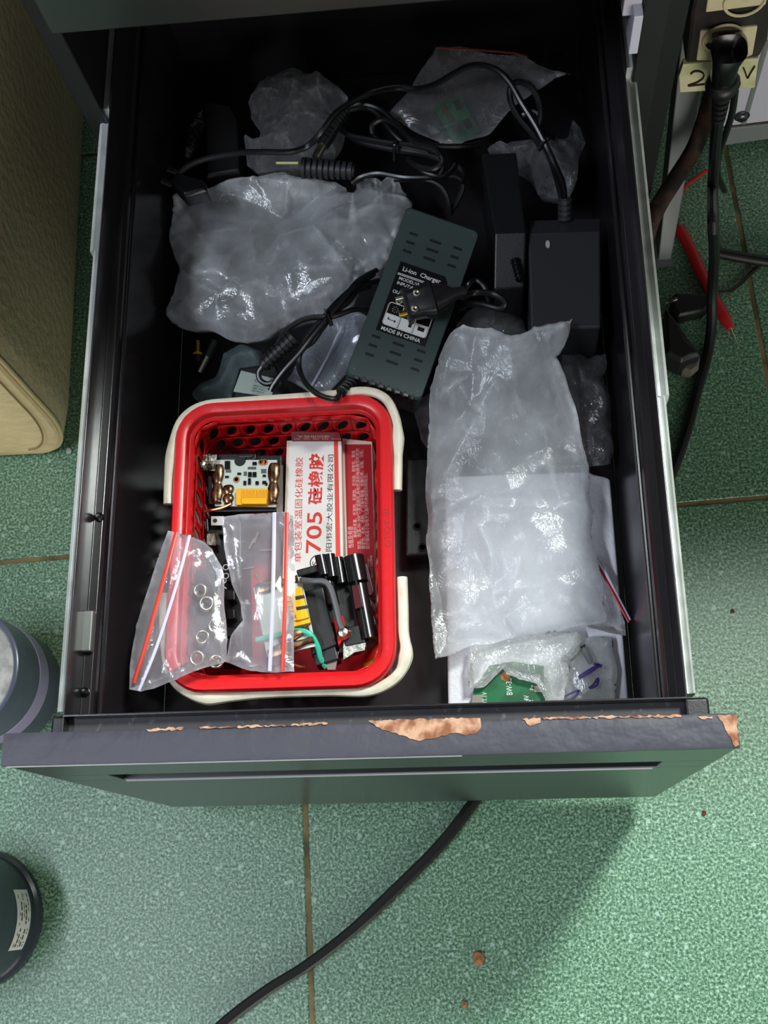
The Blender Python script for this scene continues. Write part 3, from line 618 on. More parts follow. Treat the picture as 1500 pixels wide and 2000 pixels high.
b = B(); b.prism(P3([(700,1090),(714,1094),(728,1150),(722,1158),(708,1150)]), Z3-16, Z3-7); b.prism(P3([(714,1160),(724,1164),(732,1232),(726,1240)]), Z3-26, Z3-14); obj('dark_red_clip', b, mat('dark_red_plastic', (58, 14, 22), .3), m3, smooth=0, bevel=.6)
b = B(); b.prism(P3([(687,1145),(700,1142),(708,1184),(694,1190)]), Z3-8, Z3+.6); obj('window_slot', b, mat('deep_red_plastic', (70, 8, 20), .3), m3, smooth=0)
b = B(); b.prism(P3([(650,1204),(668,1200),(674,1240),(660,1258)]), Z3-12, Z3-3); obj('red_core', b, RED, m3, smooth=0)
b = B(); b.prism(P3([(494,1148),(588,1126),(617,1262),(522,1284)], Z3-1), Z3-3, Z3-1); bd3 = obj('circuit_board', b, PCBW, m3, smooth=0, bevel=.3)
b = B(); b.prism(P3([(556,1154),(588,1146),(606,1216),(574,1224)], Z3+4), Z3-1, Z3+4); b.prism(P3([(566,1160),(590,1155),(603,1206),(580,1212)], Z3+6), Z3+3, Z3+6)
for k in range(6): b.prism(P3([(555+k*3.6,1162+k*9.5),(577+k*3.2,1158+k*9),(578+k*3.2,1162+k*9),(556+k*3.6,1166+k*9.5)], Z3+5), Z3+3, Z3+5.5)
obj('yellow_connector', b, YELLOW, m3, smooth=0, bevel=.3)
b = B(); b.prism(P3([(576,1165),(594,1162),(596,1168),(578,1172)], Z3+6), Z3+6, Z3+6.3); b.prism(P3([(578,1186),(600,1182),(602,1188),(580,1192)], Z3+6), Z3+6, Z3+6.3); obj('black_contact', b, INKK, m3, smooth=0)
for pts in ([(500,1152,0),(540,1140,1),(582,1130,0)], [(545,1250,0),(575,1238,2),(604,1228,1)], [(525,1278,0),(570,1262,2),(612,1248,1)]):
    obj('solder_strip', B().tube(path([(u, v, Z3+dz) for u, v, dz in pts]), lambda t: 3.2+1.2*math.sin(t*6), 8, flat=.5), SOLDER, m3)
obj('grey_wire', B().tube(path([(588,1133,Z3+2),(610,1135,Z3+6),(632,1136,Z3+7),(645,1148,Z3+6),(655,1180,Z3+4),(663,1215,Z3+2),(668,1228,Z3+1)]), 2.1, 8), GREYW, m3)
obj('solder_blob', B().lathe([(.1, -3), (4.4, -2), (4.8, 0), (3, 2.6), (.1, 3.2)], Matrix.Translation(at(671, 1236, Z3-1)), 14), NICKEL, m3)
obj('green_wire', B().tube(path([(500,1250,Z3+1),(545,1240,Z3+1),(582,1232,Z3+1),(605,1238,Z3+1),(620,1262,Z3-3),(626,1285,Z3-8),(636,1302,Z3-14)]), 1.9, 8), GREENW, m3)
b = B(); b.prism(P3([(668,1244),(682,1240),(712,1252),(710,1266),(690,1270),(668,1285)]), Z3-12, Z3-6.5); obj('tinned_plate', b, TINNED, m3, smooth=0)
b = B(); b.prism(P3([(630,1278),(664,1262),(655,1308),(640,1308)], Z3-12), Z3-13, Z3-12); obj('card_strip', b, GREYCARD, m3, smooth=0)
obj('copper_wire', B().tube(path([(566,1290,Z3-8),(575,1298,Z3-7),(590,1303,Z3-6),(597,1300,Z3-5)]), 1.1, 6), COPPER, m3)
# loose things at the basket's front right corner
obj('yellow_wire', B().tube(path([(738,1268,-150),(736,1282,-150),(728,1294,-152),(712,1300,-156)]), 1.8, 7), YELLOW, smooth=40, label='short yellow wire at the front right corner inside the red basket', cat='wire')

# ---- zip bags over the basket
zb = bag('zip_bag', [(328,1036),(348,1040),(366,1046),(398,1058),(414,1072),(434,1108),(438,1150),(440,1200),(445,1250),(441,1292),(400,1304),(378,1312),(345,1328),(300,1345),(274,1351),(252,1346),(253,1302),(266,1222),(298,1122)], -89, ZIPM, bulge=6, sag=8, amp=.5, cell=26, step=2.4, seed=11, floor=-97.5, inside=False, edge=10, wob=1.2, label='clear zip bag of metal eyelets hanging over the left rim of the red basket', cat='bag')
def strip(name, pts, w, m, parent, z=2.2): 
    q = [at(u, v, zz)+Vector((0,0,z)) for u, v, zz in pts]; return obj(name, B().tube(q, w/2, 8, flat=.35), m, parent)
REDZ = mat('red_zip_stripe', (214, 58, 44), .35); CLEARZ = mat('pale_zip_track', (206, 200, 222), .3)
strip('red_stripe', [(346,1041,-86),(328,1110,-84),(306,1190,-84),(284,1270,-84),(263,1335,-87)], 2.6, REDZ, zb)
strip('zip_track', [(372,1047,-84),(356,1110,-82),(334,1185,-81),(304,1275,-82),(273,1350,-87)], 2.2, CLEARZ, zb)
for k, (u, v, r) in enumerate(((404,1178,4.2),(421,1222,4.4),(385,1284,4.2),(421,1292,3.8),(395,1243,3.2),(392,1152,3.0))):
    q = at(u, v, -91.5); M = Matrix.Translation(q) @ Matrix.Rotation(.2, 4, Vector((math.cos(k*2), math.sin(k*2), 0)))
    if k == 0:
        b = B(M); b.tube([(r*math.cos(a), r*math.sin(a), 0) for a in [i*math.pi/6 for i in range(12)]], 1.0, 8, closed=True, smooth=1); b.tube([((r-.6)*math.cos(a), (r-.6)*math.sin(a), -1.2) for a in [i*math.pi/6 for i in range(12)]], .7, 6, closed=True, smooth=1)
        e0 = obj('eyelet', b, NICKEL, smooth=60, label='bright metal eyelet in the zip bag, third from its far corner', cat='eyelet', group='metal eyelets in the zip bag'); p0 = q
    else:
        o = copy_thing(e0, q-p0, None); o.rotation_euler = (.15*math.sin(k*3), .15*math.cos(k*5), k)
        o['label'] = 'bright metal eyelet in the zip bag, ' + ('', 'above the basket rim, right of centre', 'near the front, left one of the lower pair', 'near the front, right one of the lower pair', 'half hidden between the two pairs', 'highest, nearest the far corner')[k]
e0['label'] = 'bright metal eyelet in the zip bag, upper of the big two'
for k, (pl, lab) in enumerate((([(378,1120),(400,1105),(424,1180),(396,1230),(380,1220)], 'black connector block at the back of the left zip bag'), ([(384,1268),(420,1225),(434,1280),(428,1296),(388,1292)], 'black connector block at the front of the left zip bag'))):
    obj('connector_block', B().prism(xy(pl, -106), -116, -106, ch=2), BLACKG, smooth=0, label=lab, cat='connector')
zc = bag('zip_bag', [(432,1010),(456,1006),(510,1003),(556,1000),(572,1008),(575,1060),(576,1180),(575,1312),(540,1314),(500,1311),(474,1306),(440,1293),(452,1240),(474,1212),(470,1180),(452,1140),(440,1080)], -97, ZIPM, bulge=5, sag=4, amp=.45, cell=30, step=2.4, seed=23, inside=False, edge=12, wob=1.0, label='clear zip bag with a red stripe lying upright across the middle of the basket', cat='bag')
strip('red_stripe', [(561,1003,-93),(560,1090,-91),(557,1200,-91),(553,1312,-95)], 2.6, REDZ, zc)
strip('zip_track', [(537,1003,-93),(536,1090,-89),(533,1200,-89),(528,1312,-95)], 2.6, CLEARZ, zc)
for k, (u, v) in enumerate(((520,1075),(492,1062),(505,1130),(486,1110),(500,1050))):
    b = B(); q = at(u, v, -101); a = k*1.3; b.tube([q+Vector((-4*math.cos(a), -4*math.sin(a), 0)), q+Vector((4*math.cos(a), 4*math.sin(a), .5))], .8, 6, smooth=0)
    if k == 0: b0 = obj('metal_pin', b, NICKEL, label='rightmost upper metal pin inside the middle zip bag', cat='pin', group='pins in the middle zip bag'); q0 = q
    else: o = copy_thing(b0, q-q0, ('', 'metal pin leaning below the first pin, inside the middle zip bag', 'lowest metal pin inside the middle zip bag', 'metal pin left of the lowest one, inside the middle zip bag', 'topmost metal pin inside the middle zip bag')[k]); o.rotation_euler = (0, 0, k*1.1)

# ================================================================== CHARGER, its cables, adapters and plugs
CH = frame((229, 334, -110), (52.7, -18.6, -11.2), up=Matrix.Rotation(0, 3, 'X') @ Vector((0.2, 0.02, 1)))
ex = Vector((52.7, -18.6, -11.2)).normalized(); ey = Vector((47.5, 129.2, 8.7)).normalized(); ez = ex.cross(ey).normalized(); ey = ez.cross(ex)
CH = Matrix(((ex.x, ey.x, ez.x, 228.7), (ex.y, ey.y, ez.y, 333.9), (ex.z, ey.z, ez.z, -108), (0, 0, 0, 1)))
chg = root('battery_charger', (229, 334, -148), 'dark green-grey charger box with a black specification label, beside the red basket', 'charger')
b = B(CH); hx, hy = 28.5, 69
b.prism([(x, y) for x, y in rrect(0, 0, hx, hy, 4, 4)], -34, 0, ch=1.6)
body = obj('housing', b, CHARGER, chg, smooth=30)
for yc in (42, -42):
    for cx_, w_ in ((-17, 6.4), (0, 8.8), (17, 6.4)):
        for r_ in (-1, 0, 1):
            yy = yc + r_*7.2 + (2.4 if cx_ == 0 else 0)*(0) + (0.8 if cx_ > 0 else 0)
            o = obj('vent_slot', B(CH).box(cx_-w_/2, cx_+w_/2, yy-1.0, yy+1.0, -1.5, .12), mat('slot_black', (7, 8, 8), .6), body, smooth=0)
for k in range(7):
    x0 = -16+k*6.2; obj('end_rib', B(CH).box(x0, x0+1.8, -70.2, -66, -12, .2), INKK, body, smooth=0)
b = B(CH)
for k in range(7): b.box(-22.4+k*6.2, -18+k*6.2, -70, -67.2, -4.5, .3)
obj('end_lip', b, BLACKG, body, smooth=0, kind='stuff', bevel=.5)
for x, y in ((-25, 64), (25, 64), (-24, -63), (24, -63)): obj('case_pin', B(CH @ Matrix.Translation((x, y, 0))).lathe([(.9, 0), (.9, .3), (.1, .4)], None, 8), GREYW, body)
def ct(b, body_, x, y, w, h, bold=0.0, lift=.2):
    text_b(b, body_, (x, y, lift), (1, 0, 0), (0, 0, 1), w=w, h=h, bold=bold, ext=.02)
LB = [(-19, 26), (15, 26), (18.4, 22), (18.4, -30), (-19, -30)]
lab = obj('specification_label', B(CH).prism(LB, -.2, .15), mat('black_label', (10, 10, 11), .35), body, smooth=0)
b = B(CH); ct(b, 'Li-ion  Charger', -15.5, 18.2, 29, 4.6, .015); 
ct(b, 'MODEL:VULSSC21SP', -15.8, 12, 31, 2.5, .012); ct(b, 'INPUT:AC100-240V', -16, 8.2, 28, 2.5, .012); ct(b, '50/60Hz', -7.5, 4.8, 12, 2.4, .012); ct(b, 'OUTPUT:21V', -17, 1.0, 20, 2.6, .012); ct(b, 'MADE IN CHINA', -15.6, -28.6, 29.5, 3.0, .015)
obj('label_lettering', b, INKW, lab, smooth=0)
for y_ in (16.6, 15.6): obj('label_rule', B(CH).box(-18, 17.5, y_, y_+.5, .15, .2), INKW, lab, smooth=0)
b = B(CH)
b.tube([(-10.2+2*math.cos(a), -3.6+2*math.sin(a), .2) for a in [k*math.pi/8 for k in range(16)]], .3, 4, closed=True, smooth=1); b.box(-11.2, -9.2, -3.9, -3.4, .15, .2); b.box(-8.2, -3, -3.8, -3.4, .15, .2)
rr_ = rrect(0.2, -15, 16.4, 8.8, 2.2, 4); b.tube([(x, y, .2) for x, y in rr_], .35, 4, closed=True, smooth=0)
b.box(-5.4, -4.8, -23, -7, .15, .22); b.box(5.6, 6.2, -23, -7, .15, .22)
for x0, x1 in ((-15.8, -5.6), (-4.4, 5.4), (6.6, 16)): b.box(x0, x1, -23.4, -15, .15, .2)
b.tube([(-10.6, -10.8, .2), (-10.6, -10.7, .24)], 1.1, 8, smooth=0)
for k in range(8): a = k*math.pi/4; b.tube([(-10.6+1.7*math.cos(a), -10.8+1.7*math.sin(a), .2), (-10.6+2.4*math.cos(a), -10.8+2.4*math.sin(a), .2)], .2, 4, smooth=0)
obj('label_frame', b, INKW, lab, smooth=0, kind='stuff')
b = B(CH); b.box(-13.8, -7.6, -19.6, -19.1, .2, .25); b.tube([(-13.6, -18.6, .22), (-13, -18.6, .25)], .8, 6, smooth=0); b.tube([(-8.6, -19.6, .22), (-8, -19.6, .25)], 1.0, 6, smooth=0)
b.box(2, 4.4, -20, -17, .2, .25); b.box(9, 14, -20, -17, .2, .25); obj('label_pictogram', b, INKK, lab, smooth=0, kind='stuff')
# output lead: ribbed boot at the charger's near end, loop over the basket rim, gathered coil to the left
cq = CH @ Vector((-21, -70, -7))
def boot(b, p, q, r0, r1, n=5):
    p, q = Vector(p), Vector(q); L = (q-p).length; prof = []
    for k in range(n):
        t = k/n; r = r0+(r1-r0)*t; prof += [(r, L*t), (r, L*(t+.62/n)), (r*.72, L*(t+.66/n)), (r*.72, L*(t+.98/n))]
    d = (q-p).normalized(); M = frame(p, d.orthogonal(), up=d); b.lathe([(.1, 0)]+prof+[(r1*.8, L), (.1, L)], M, 14); return b
bt = at(655, 772, -88)
b = B(); boot(b, cq, bt.lerp(cq, .25), 5.2, 3.4, 5); obj('strain_relief', b, BLACKP, chg, smooth=30)
ld = [bt.lerp(cq, .3)] + path([(655,779,-89),(625,772,-88),(600,752,-94),(585,722,-100),(586,690,-100),(602,655,-98),(630,622,-96),(660,588,-98),(695,558,-104),(730,535,-112)])
obj('lead', B().tube(ld, 2.0, 9), CABLE, chg)
for pts in ([(735,528,-116),(700,548,-98),(675,578,-94),(640,620,-92),(612,655,-94),(585,690,-98),(556,722,-102),(535,750,-106),(528,764,-108)],
            [(725,605,-112),(690,605,-97),(650,618,-93),(600,622,-96),(565,640,-100),(548,662,-104),(540,690,-105)],
            [(722,560,-114),(690,572,-100),(655,608,-95),(630,640,-95),(610,668,-98),(590,680,-100)],
            [(738,548,-118),(705,560,-104),(680,590,-97),(648,612,-95)]):
    obj('lead', B().tube(path(pts), 2.0, 9), CABLE, chg)
b = B(); boot(b, at(574, 660, -98), at(512, 716, -104), 6.5, 5.2, 8); obj('ribbed_boot', b, BLACKP, chg, smooth=30)
obj('lead', B().tube(path([(512,716,-104),(505,728,-106),(508,742,-108),(522,750,-108),(542,744,-106)]), 2.0, 9), CABLE, chg)
p, q = at(636, 606, -94), at(648, 636, -93); b = B(); b.tube([p, p.lerp(q,.5)+Vector((0,0,5.5)), q], 1.5, 6); obj('cable_tie', b, BLACKG, chg)
# power plug lying on the charger's label, with its lead going off to the right
PZ = -95
pl = root('power_plug', at(845, 592, -104), 'black two-pin power plug with brass pins lying on the charger label', 'plug')
M = frame(at(826, 590, PZ), at(866, 585, PZ)-at(808, 600, PZ), up=(0.12, -0.1, 1))
b = B(M @ Matrix.Scale(1.25, 4)); prf = [(-8.5, 6, 4.5), (-8, 8.5, 6), (-1, 9, 7), (4, 10.5, 7.5), (6, 10.5, 7.5), (7, 8.5, 6.5), (14, 6.5, 5.5), (18, 3.4, 3.4), (25, 2.6, 2.6)]
b.loft([[(x, w*math.copysign(abs(math.cos(a))**.6, math.cos(a)), h*math.copysign(abs(math.sin(a))**.6, math.sin(a))) for a in [k*math.pi/10+.01 for k in range(20)]] for x, w, h in prf])
obj('plug_body', b, mat('smoky_black_plastic', (34, 32, 34), .28), pl, smooth=40)
b = B(M); b.box(-13.5, -9, -13, 13, -4, 5); obj('pin_base', b, mat('smoky_black_plastic', (34, 32, 34), .28), pl, smooth=0, bevel=1.2)
for s in (-1, 1):
    b = B(M @ Matrix.Translation((-16, s*6.2, 3))); b.tube([(-2.5, 0, .5), (3, 0, 0)], 2.4, 12, smooth=0); obj('pin', b, (NICKEL if s > 0 else BRASS), pl, smooth=40)
for s, x in ((1, -3), (-1, -7)): b = B(M); b.lathe([(2.6, 6.2), (2.6, 7.3), (1.6, 7.5), (.1, 6.6)], Matrix.Translation((x, s*5.5-1, 1.5)), 12); obj('moulded_stud', b, NICKEL, pl)
obj('lead', B().tube([M @ Vector((30, 0, 0))]+path([(898,580,-100),(930,572,-104),(965,575,-98),(986,590,-100),(976,602,-104),(940,594,-108),(910,594,-116),(900,602,-135)]), 2.4, 9), CABLE, pl)
obj('lead', B().tube(path([(905,604,-150),(912,560,-122),(930,548,-122),(946,560,-122),(952,580,-126),(958,596,-134)]), 2.4, 9), CABLE, pl)

def adapter(name, segs, m, label, cat='adapter', ch=2.5, bev=1.0):
    """adapter body from outlines (pixels, top height, bottom height)"""
    pts, zt, zb = segs[0]; c = at(sum(p[0] for p in pts)/len(pts), sum(p[1] for p in pts)/len(pts), zb)
    r = root(name, c, label, cat)
    for k, (pts, zt, zb) in enumerate(segs): obj('housing' if k == 0 else 'end_block', B().prism(xy(pts, zt), zb, zt, ch=ch), m, r, smooth=30, bevel=bev)
    return r
# right adapter: front part with a sloped far end, cable leaving over the back
GREYB = mat('satin_black_plastic', (44, 43, 46), .45, bump=.2, bscale=1200, bdist=.0003)
ar = root('power_adapter', at(1103, 560, -198), 'wide black power adapter by the right wall with its cord looping upward', 'adapter')
b = B(); A0, A1, A2, A3 = px([(1031,456),(1173,452),(1174,640),(1036,644)], -112); F0, F1 = at(1033,430,-126), at(1175,426,-126)
fr = [A3, A2, A1, A0]; b.add([A0, A1, F1, F0, A3, A2]+[Vector((p.x, p.y, -196)) for p in (A0, A1, F1, F0, A3, A2)],
    [(4,5,1,0),(0,1,2,3),(3,2,8,9),(5,4,10,11),(4,0,6,10),(0,3,9,6),(1,5,11,7),(2,1,7,8),(6,9,8,7),(10,6,7,11)])
obj('housing', b, GREYB, ar, smooth=0, bevel=1.8, seg=3)
q = at(1070, 477, -111.6); obj('lamp_window', B(Matrix.Translation(q)).lathe([(.1, 0), (1.8, 0), (1.5, .8), (.1, 1)], Matrix.Diagonal((1, 1.9, 1, 1)), 12), mat('clear_lens', (170, 170, 168), .2), ar)
b = B(); boot(b, at(1104, 428, -124), at(1103, 386, -112), 5.6, 5.2, 4); obj('strain_relief', b, mat('grey_black_rubber', (52, 52, 54), .35), ar, smooth=30)
obj('cord', B().tube(path([(1103,392,-114),(1098,355,-98),(1082,318,-82),(1068,288,-74),(1046,245,-68),(1018,200,-62),(998,165,-58),(975,140,-56),(945,128,-58),(915,130,-64),(885,145,-74),(850,165,-86),(815,174,-96),(770,172,-96),(725,182,-86),(690,198,-83),(655,222,-79),(628,258,-81),(600,286,-90),(565,297,-88),(520,297,-88),(470,298,-92),(430,304,-95),(390,314,-97),(365,326,-97),(348,340,-98)]), 2.3, 9, smooth=5), CABLE, ar)
obj('cord', B().tube(path([(1099,392,-117),(1088,350,-100),(1076,312,-84),(1062,280,-76),(1052,250,-72),(1056,225,-68),(1052,195,-64),(1035,168,-60),(1012,160,-62),(997,172,-66),(998,200,-70),(1015,232,-74),(1040,262,-77),(1058,290,-78)]), 2.3, 9, smooth=5), CABLE, ar)
obj('cord', B().tube(path([(1020,225,-72),(1040,218,-70),(1052,226,-71),(1058,250,-74),(1064,280,-76)]), 2.0, 8), CABLE, ar)
b = B()
for du in (0, 9): p, q = at(1052+du, 294-du*.8, -75), at(1078+du*.3, 266+du*.6, -73); b.tube([p, p.lerp(q, .5)+Vector((0,0,5)), q], 1.6, 6)
obj('cable_tie', b, BLACKG, ar)
b = B(); b.prism(xy([(330,350),(342,333),(398,350),(404,370),(358,382)], -92), -107, -92, ch=2.5); obj('plug_body', b, BLACKG, ar, smooth=0, bevel=1)
for (u0, v0, u1, v1) in ((316,352,336,361), (329,330,350,338)):
    b = B(); b.tube([at(u0, v0, -98), at(u1, v1, -99)], 2.4, 8, smooth=0, flat=.5); obj('pin', b, mat('dull_pin', (120, 116, 110), .35, .9), ar)
# second adapter, dark wedge left of it
aw = root('power_adapter', at(990, 430, -198), 'narrow black power adapter tilted left of the wide one', 'adapter')
b = B(); q0 = px([(940,300),(1008,297)], -112); q1 = px([(1028,455),(966,457)], -104); q2 = px([(1024,560),(964,565)], -118)
v = [q0[0], q0[1], q1[0], q1[1], q2[0], q2[1]]; lo = [Vector((p.x, p.y, -196)) for p in v]
b.add(v+lo, [(3,2,1,0),(5,4,2,3),(0,1,7,6),(1,2,8,7),(2,4,10,8),(4,5,11,10),(5,3,9,11),(3,0,6,9),(6,7,8,9),(9,8,10,11)])
obj('housing', b, BLACKP, aw, smooth=0, bevel=1.5, seg=3)
b = B(); boot(b, at(1006, 508, -110), at(1016, 548, -110), 3.6, 3.2, 5); obj('strain_relief', b, BLACKG, aw, smooth=30)
adapter('power_adapter', [([(398,196),(448,202),(466,232),(468,335),(402,345)], -140, -196)], mat('matt_black_plastic', (19, 18, 18), .5), 'large black adapter block in the dark back left corner')
al = root('power_adapter', at(520, 745, -198), 'black adapter with a pale green sticker, behind the red basket', 'adapter')
b = B(); b.prism(xy([(466,716),(540,706),(556,745),(545,800),(448,790)], -124), -180, -124, ch=2.5); obj('housing', b, BLACKP, al, smooth=0, bevel=1)
b = B(); b.prism(xy([(471,724),(541,741),(530,776),(456,765)], -123.8), -124.6, -123.5); st = obj('sticker', b, mat('pale_green_sticker', (168, 182, 172), .5), al, smooth=0)
b = B()
for body_, u0, v0, u1, v1, h in (('C14A6', 497, 746, 524, 752, 3.0), ('20V 2.25A', 494, 754, 524, 761, 1.3), ('100-240V~', 493, 759, 522, 766, 1.3), ('50-60Hz', 492, 764, 516, 769, 1.3)): up_text(b, body_, u0, v0, u1, v1, -123.4, h)
obj('sticker_lettering', b, mat('grey_ink', (84, 92, 88), .5), st, smooth=0)
ab = root('power_adapter', at(830, 980, -198), 'flat black adapter on the drawer floor between basket and milky bag', 'adapter')
b = B(); b.prism(xy([(794,894),(862,892),(864,1084),(792,1087)], -180), -199, -180, ch=1.5); obj('housing', b, BLACKP, ab, smooth=0, bevel=1)
for u, v in ((815,1028),(825,1069)): q = at(u, v, -180); obj('screw_boss', B(Matrix.Translation(q)).lathe([(3.2, -.5), (3.2, .8), (2, .8), (1.8, 0), (.1, 0)], None, 14), BLACKG, ab)
# coil of black lead at the back with ribbed plugs
cl = root('cable_coil', at(760, 300, -198), 'tied coil of glossy black cable with a barrel connector, back of the drawer', 'cable')
for pts in ([(636,268,-112),(650,240,-104),(672,213,-98),(702,203,-96),(738,211,-96),(763,230,-96),(788,260,-98),(808,276,-100),(850,285,-102),(900,286,-104),(940,282,-112)],
    [(660,240,-104),(678,262,-102),(712,271,-100),(760,279,-98),(810,284,-98),(848,296,-98),(864,314,-100),(846,330,-102),(815,324,-102),(796,310,-104)],
    [(664,252,-108),(700,276,-106),(752,289,-103),(805,297,-100),(846,306,-101),(864,322,-104),(858,340,-108)],
    [(728,262,-101),(728,244,-98),(750,233,-96),(776,246,-96),(796,268,-96),(815,282,-97),(846,290,-97),(860,306,-99)],
    [(726,255,-104),(738,272,-104),(765,285,-102),(800,292,-100),(836,300,-100)],
    [(680,215,-101),(712,210,-100),(740,225,-100),(765,258,-100),(790,282,-101)],
    [(808,318,-106),(830,336,-108),(856,344,-109),(876,338,-112),(888,322,-116)],
    [(688,358,-122),(705,345,-118),(740,338,-116),(790,346,-114),(850,346,-114),(890,346,-116),(904,362,-120),(896,388,-126),(882,412,-132)],
    [(770,350,-118),(830,352,-117),(862,366,-119),(876,392,-124),(880,420,-132)],
    [(902,360,-118),(905,340,-118),(895,325,-118)]):
    obj('cable_strand', B().tube(path(pts), 2.2, 8), CABLE, cl)
p, q = at(774, 276, -95), at(770, 300, -98); b = B(); b.tube([p, p.lerp(q,.5)+Vector((0,0,4)), q], 1.5, 6); b.tube([q, q+Vector((-.5, -5, -2))], 1.0, 6, smooth=0); obj('cable_tie', b, BLACKG, cl)
b = B(); boot(b, at(674, 216, -100), at(652, 246, -102), 4.6, 5.0, 5); p = at(652, 246, -102); q = at(630, 284, -104); b.tube([p, p.lerp(q, .2), p.lerp(q,.6), q], lambda t: 5.6-.6*t, 14, smooth=2); obj('connector_body', b, BLACKP, cl, smooth=30)
p, q = at(632, 281, -104), at(617, 308, -105); obj('connector_barrel', B().tube([p, q], 3.4, 14, smooth=0), mat('dull_nickel', (150, 150, 130), .3, .9), cl, smooth=40)
for t in (.25, .45, .65): a = at(652, 246, -102).lerp(at(630, 284, -104), t); d = (at(630,284,-104)-at(652,246,-102)).normalized(); obj('grip_ring', B(frame(a, d.orthogonal(), up=d)).lathe([(5.2, -.5), (6.1, -.4), (6.1, .4), (5.2, .5)], None, 16), BLACKG, cl)
b = B(); boot(b, at(590, 328, -112), at(692, 334, -114), 8.2, 6.4, 9); obj('ribbed_plug', b, GREYB, cl, smooth=30)
b = B(); p = at(830, 235, -146); M = frame(p, (.5, -.85, -.1), up=(.2, .1, 1)); b.M = M
b.loft([[(x, w*math.cos(a), h*math.sin(a)) for a in [k*math.pi/8 for k in range(16)]] for x, w, h in ((-14, 6, 5), (-12, 11, 8), (0, 12, 9), (8, 9, 8), (18, 5, 5), (26, 3, 3))]); obj('coil_plug', b, BLACKG, cl, smooth=50)
for s in (-1, 1): obj('pin', B(M).tube([(-24, s*4, 0), (-13, s*4, 0)], 1.7, 8, smooth=0), mat('dull_pin', (120, 116, 110), .35, .9), cl)
# two DC barrel plugs at the left wall
for nm, (p, q, r_), m_, lab in (('gold', ((386,640,-150), (386,692,-152), 1.9), BRASS, 'small black barrel plug with a gold tip and yellow ring by the left wall'), ('silver', ((424,658,-150), (389,727,-156), 2.6), NICKEL, 'small black barrel plug with a silver tip, below the gold tipped one')):
    r0 = root('barrel_plug', at(*p), lab, 'plug'); P_, Q_ = at(*p), at(*q)
    obj('tip', B().tube([P_.lerp(Q_, .5), Q_], r_, 12, smooth=0), m_, r0)
    if nm == 'gold': d = (Q_-P_).normalized(); obj('yellow_ring', B(frame(Q_, d.orthogonal(), up=d)).lathe([(2, -1), (3.6, -1), (3.6, .8), (2, .8)], None, 14), YELLOW, r0); obj('grip', B().tube([Q_, Q_+(Q_-P_)*.3], 3.4, 12, smooth=0), BLACKP, r0)
    else: obj('grip', B().tube([P_.lerp(Q_, .1), P_.lerp(Q_, .3), P_.lerp(Q_, .55)], lambda t: 3.2+1.0*t, 12, smooth=0), BLACKP, r0)

# ================================================================== BAGS
big = bag('plastic_bag', [(885,646),(905,634),(935,641),(960,640),(985,652),(998,655),(1020,650),(1042,636),(1070,632),(1095,628),(1118,623),(1112,652),(1098,684),(1086,698),(1098,722),(1106,742),(1120,785),(1130,822),(1136,856),(1146,900),(1152,940),(1160,1000),(1156,1050),(1166,1085),(1178,1140),(1185,1212),(1140,1222),(1090,1234),(1030,1240),(990,1247),(930,1260),(895,1273),(850,1287),(845,1240),(838,1150),(834,1040),(832,930),(836,830),(840,757),(856,710)], -158, BAGM,
    zfun=lambda x, y: -158+max(0, min(1, (y-190)/110))*58, bulge=12, sag=8, amp=1.9, cell=34, aniso=2.0, step=2.0, seed=5, pick=1.3, edge=16, wob=2.0, floor=-167, label='large milky plastic bag lying over the foam board on the right', cat='bag')
lb = bag('plastic_bag', [(303,410),(325,386),(345,378),(380,374),(440,358),(500,350),(560,344),(620,348),(655,353),(675,366),(690,378),(696,362),(712,352),(735,349),(745,356),(760,345),(778,352),(792,375),(806,398),(796,430),(780,470),(765,500),(745,525),(720,532),(700,560),(680,590),(650,604),(600,620),(560,640),(520,662),(480,668),(430,656),(380,648),(345,635),(325,608),(333,580),(344,550),(352,528),(340,500),(326,475),(320,440)], -140, BAGL,
    bulge=16, sag=50, amp=1.9, cell=34, aniso=2.0, step=2.0, seed=31, pick=-.5, edge=16, wob=3.0, label='large crumpled milky bag lying left of the charger', cat='bag')
tb = bag('plastic_bag', [(485,200),(500,185),(520,150),(545,139),(578,132),(592,141),(625,145),(650,163),(680,190),(676,215),(665,240),(674,270),(655,300),(600,308),(584,332),(500,336),(482,322),(478,265),(503,277),(508,256),(490,230)], -132, FOILB,
    bulge=26, sag=50, amp=2.6, cell=15, step=1.5, seed=41, edge=14, wob=2.5, label='small crackly clear bag standing crumpled at the back', cat='bag')
b = B(); b.prism(xy([(539,316),(582,316),(582,319.5),(539,319.5)], -97), -97.8, -97); obj('yellow_label_strip', b, mat('pale_yellow_strip', (214, 216, 150), .5), tb, smooth=0)
zt = bag('zip_bag', [(836,118),(851,92),(900,92),(930,98),(960,105),(1020,106),(1030,112),(1050,126),(1090,138),(1116,147),(1085,152),(1050,176),(1000,212),(955,262),(900,282),(880,286),(840,270),(800,252),(757,222),(790,188)], -112, film('zip_film_dim', .12, hcol=(.8, .78, .82), bump=.2, bscale=50),
    bulge=8, sag=10, amp=.7, cell=30, step=2.8, seed=51, edge=12, wob=1.4, label='clear zip bag holding a green circuit board, back right of the drawer', cat='bag')
strip('red_stripe', [(856,95,-106),(930,100,-104),(1000,106,-104),(1030,113,-108)], 2.0, mat('dull_red_stripe', (150, 60, 52), .4), zt, z=1.5)
gb = root('circuit_board', at(895, 230, -118), 'small green circuit board inside the clear zip bag at the back', 'electronics')
M = frame(at(892, 232, -115), at(932, 246, -115)-at(895, 175, -115), up=(0, 0, 1))
obj('board', B(M).box(-19, 19, -11, 11, -1, 0.6), PCBG, gb, smooth=0)
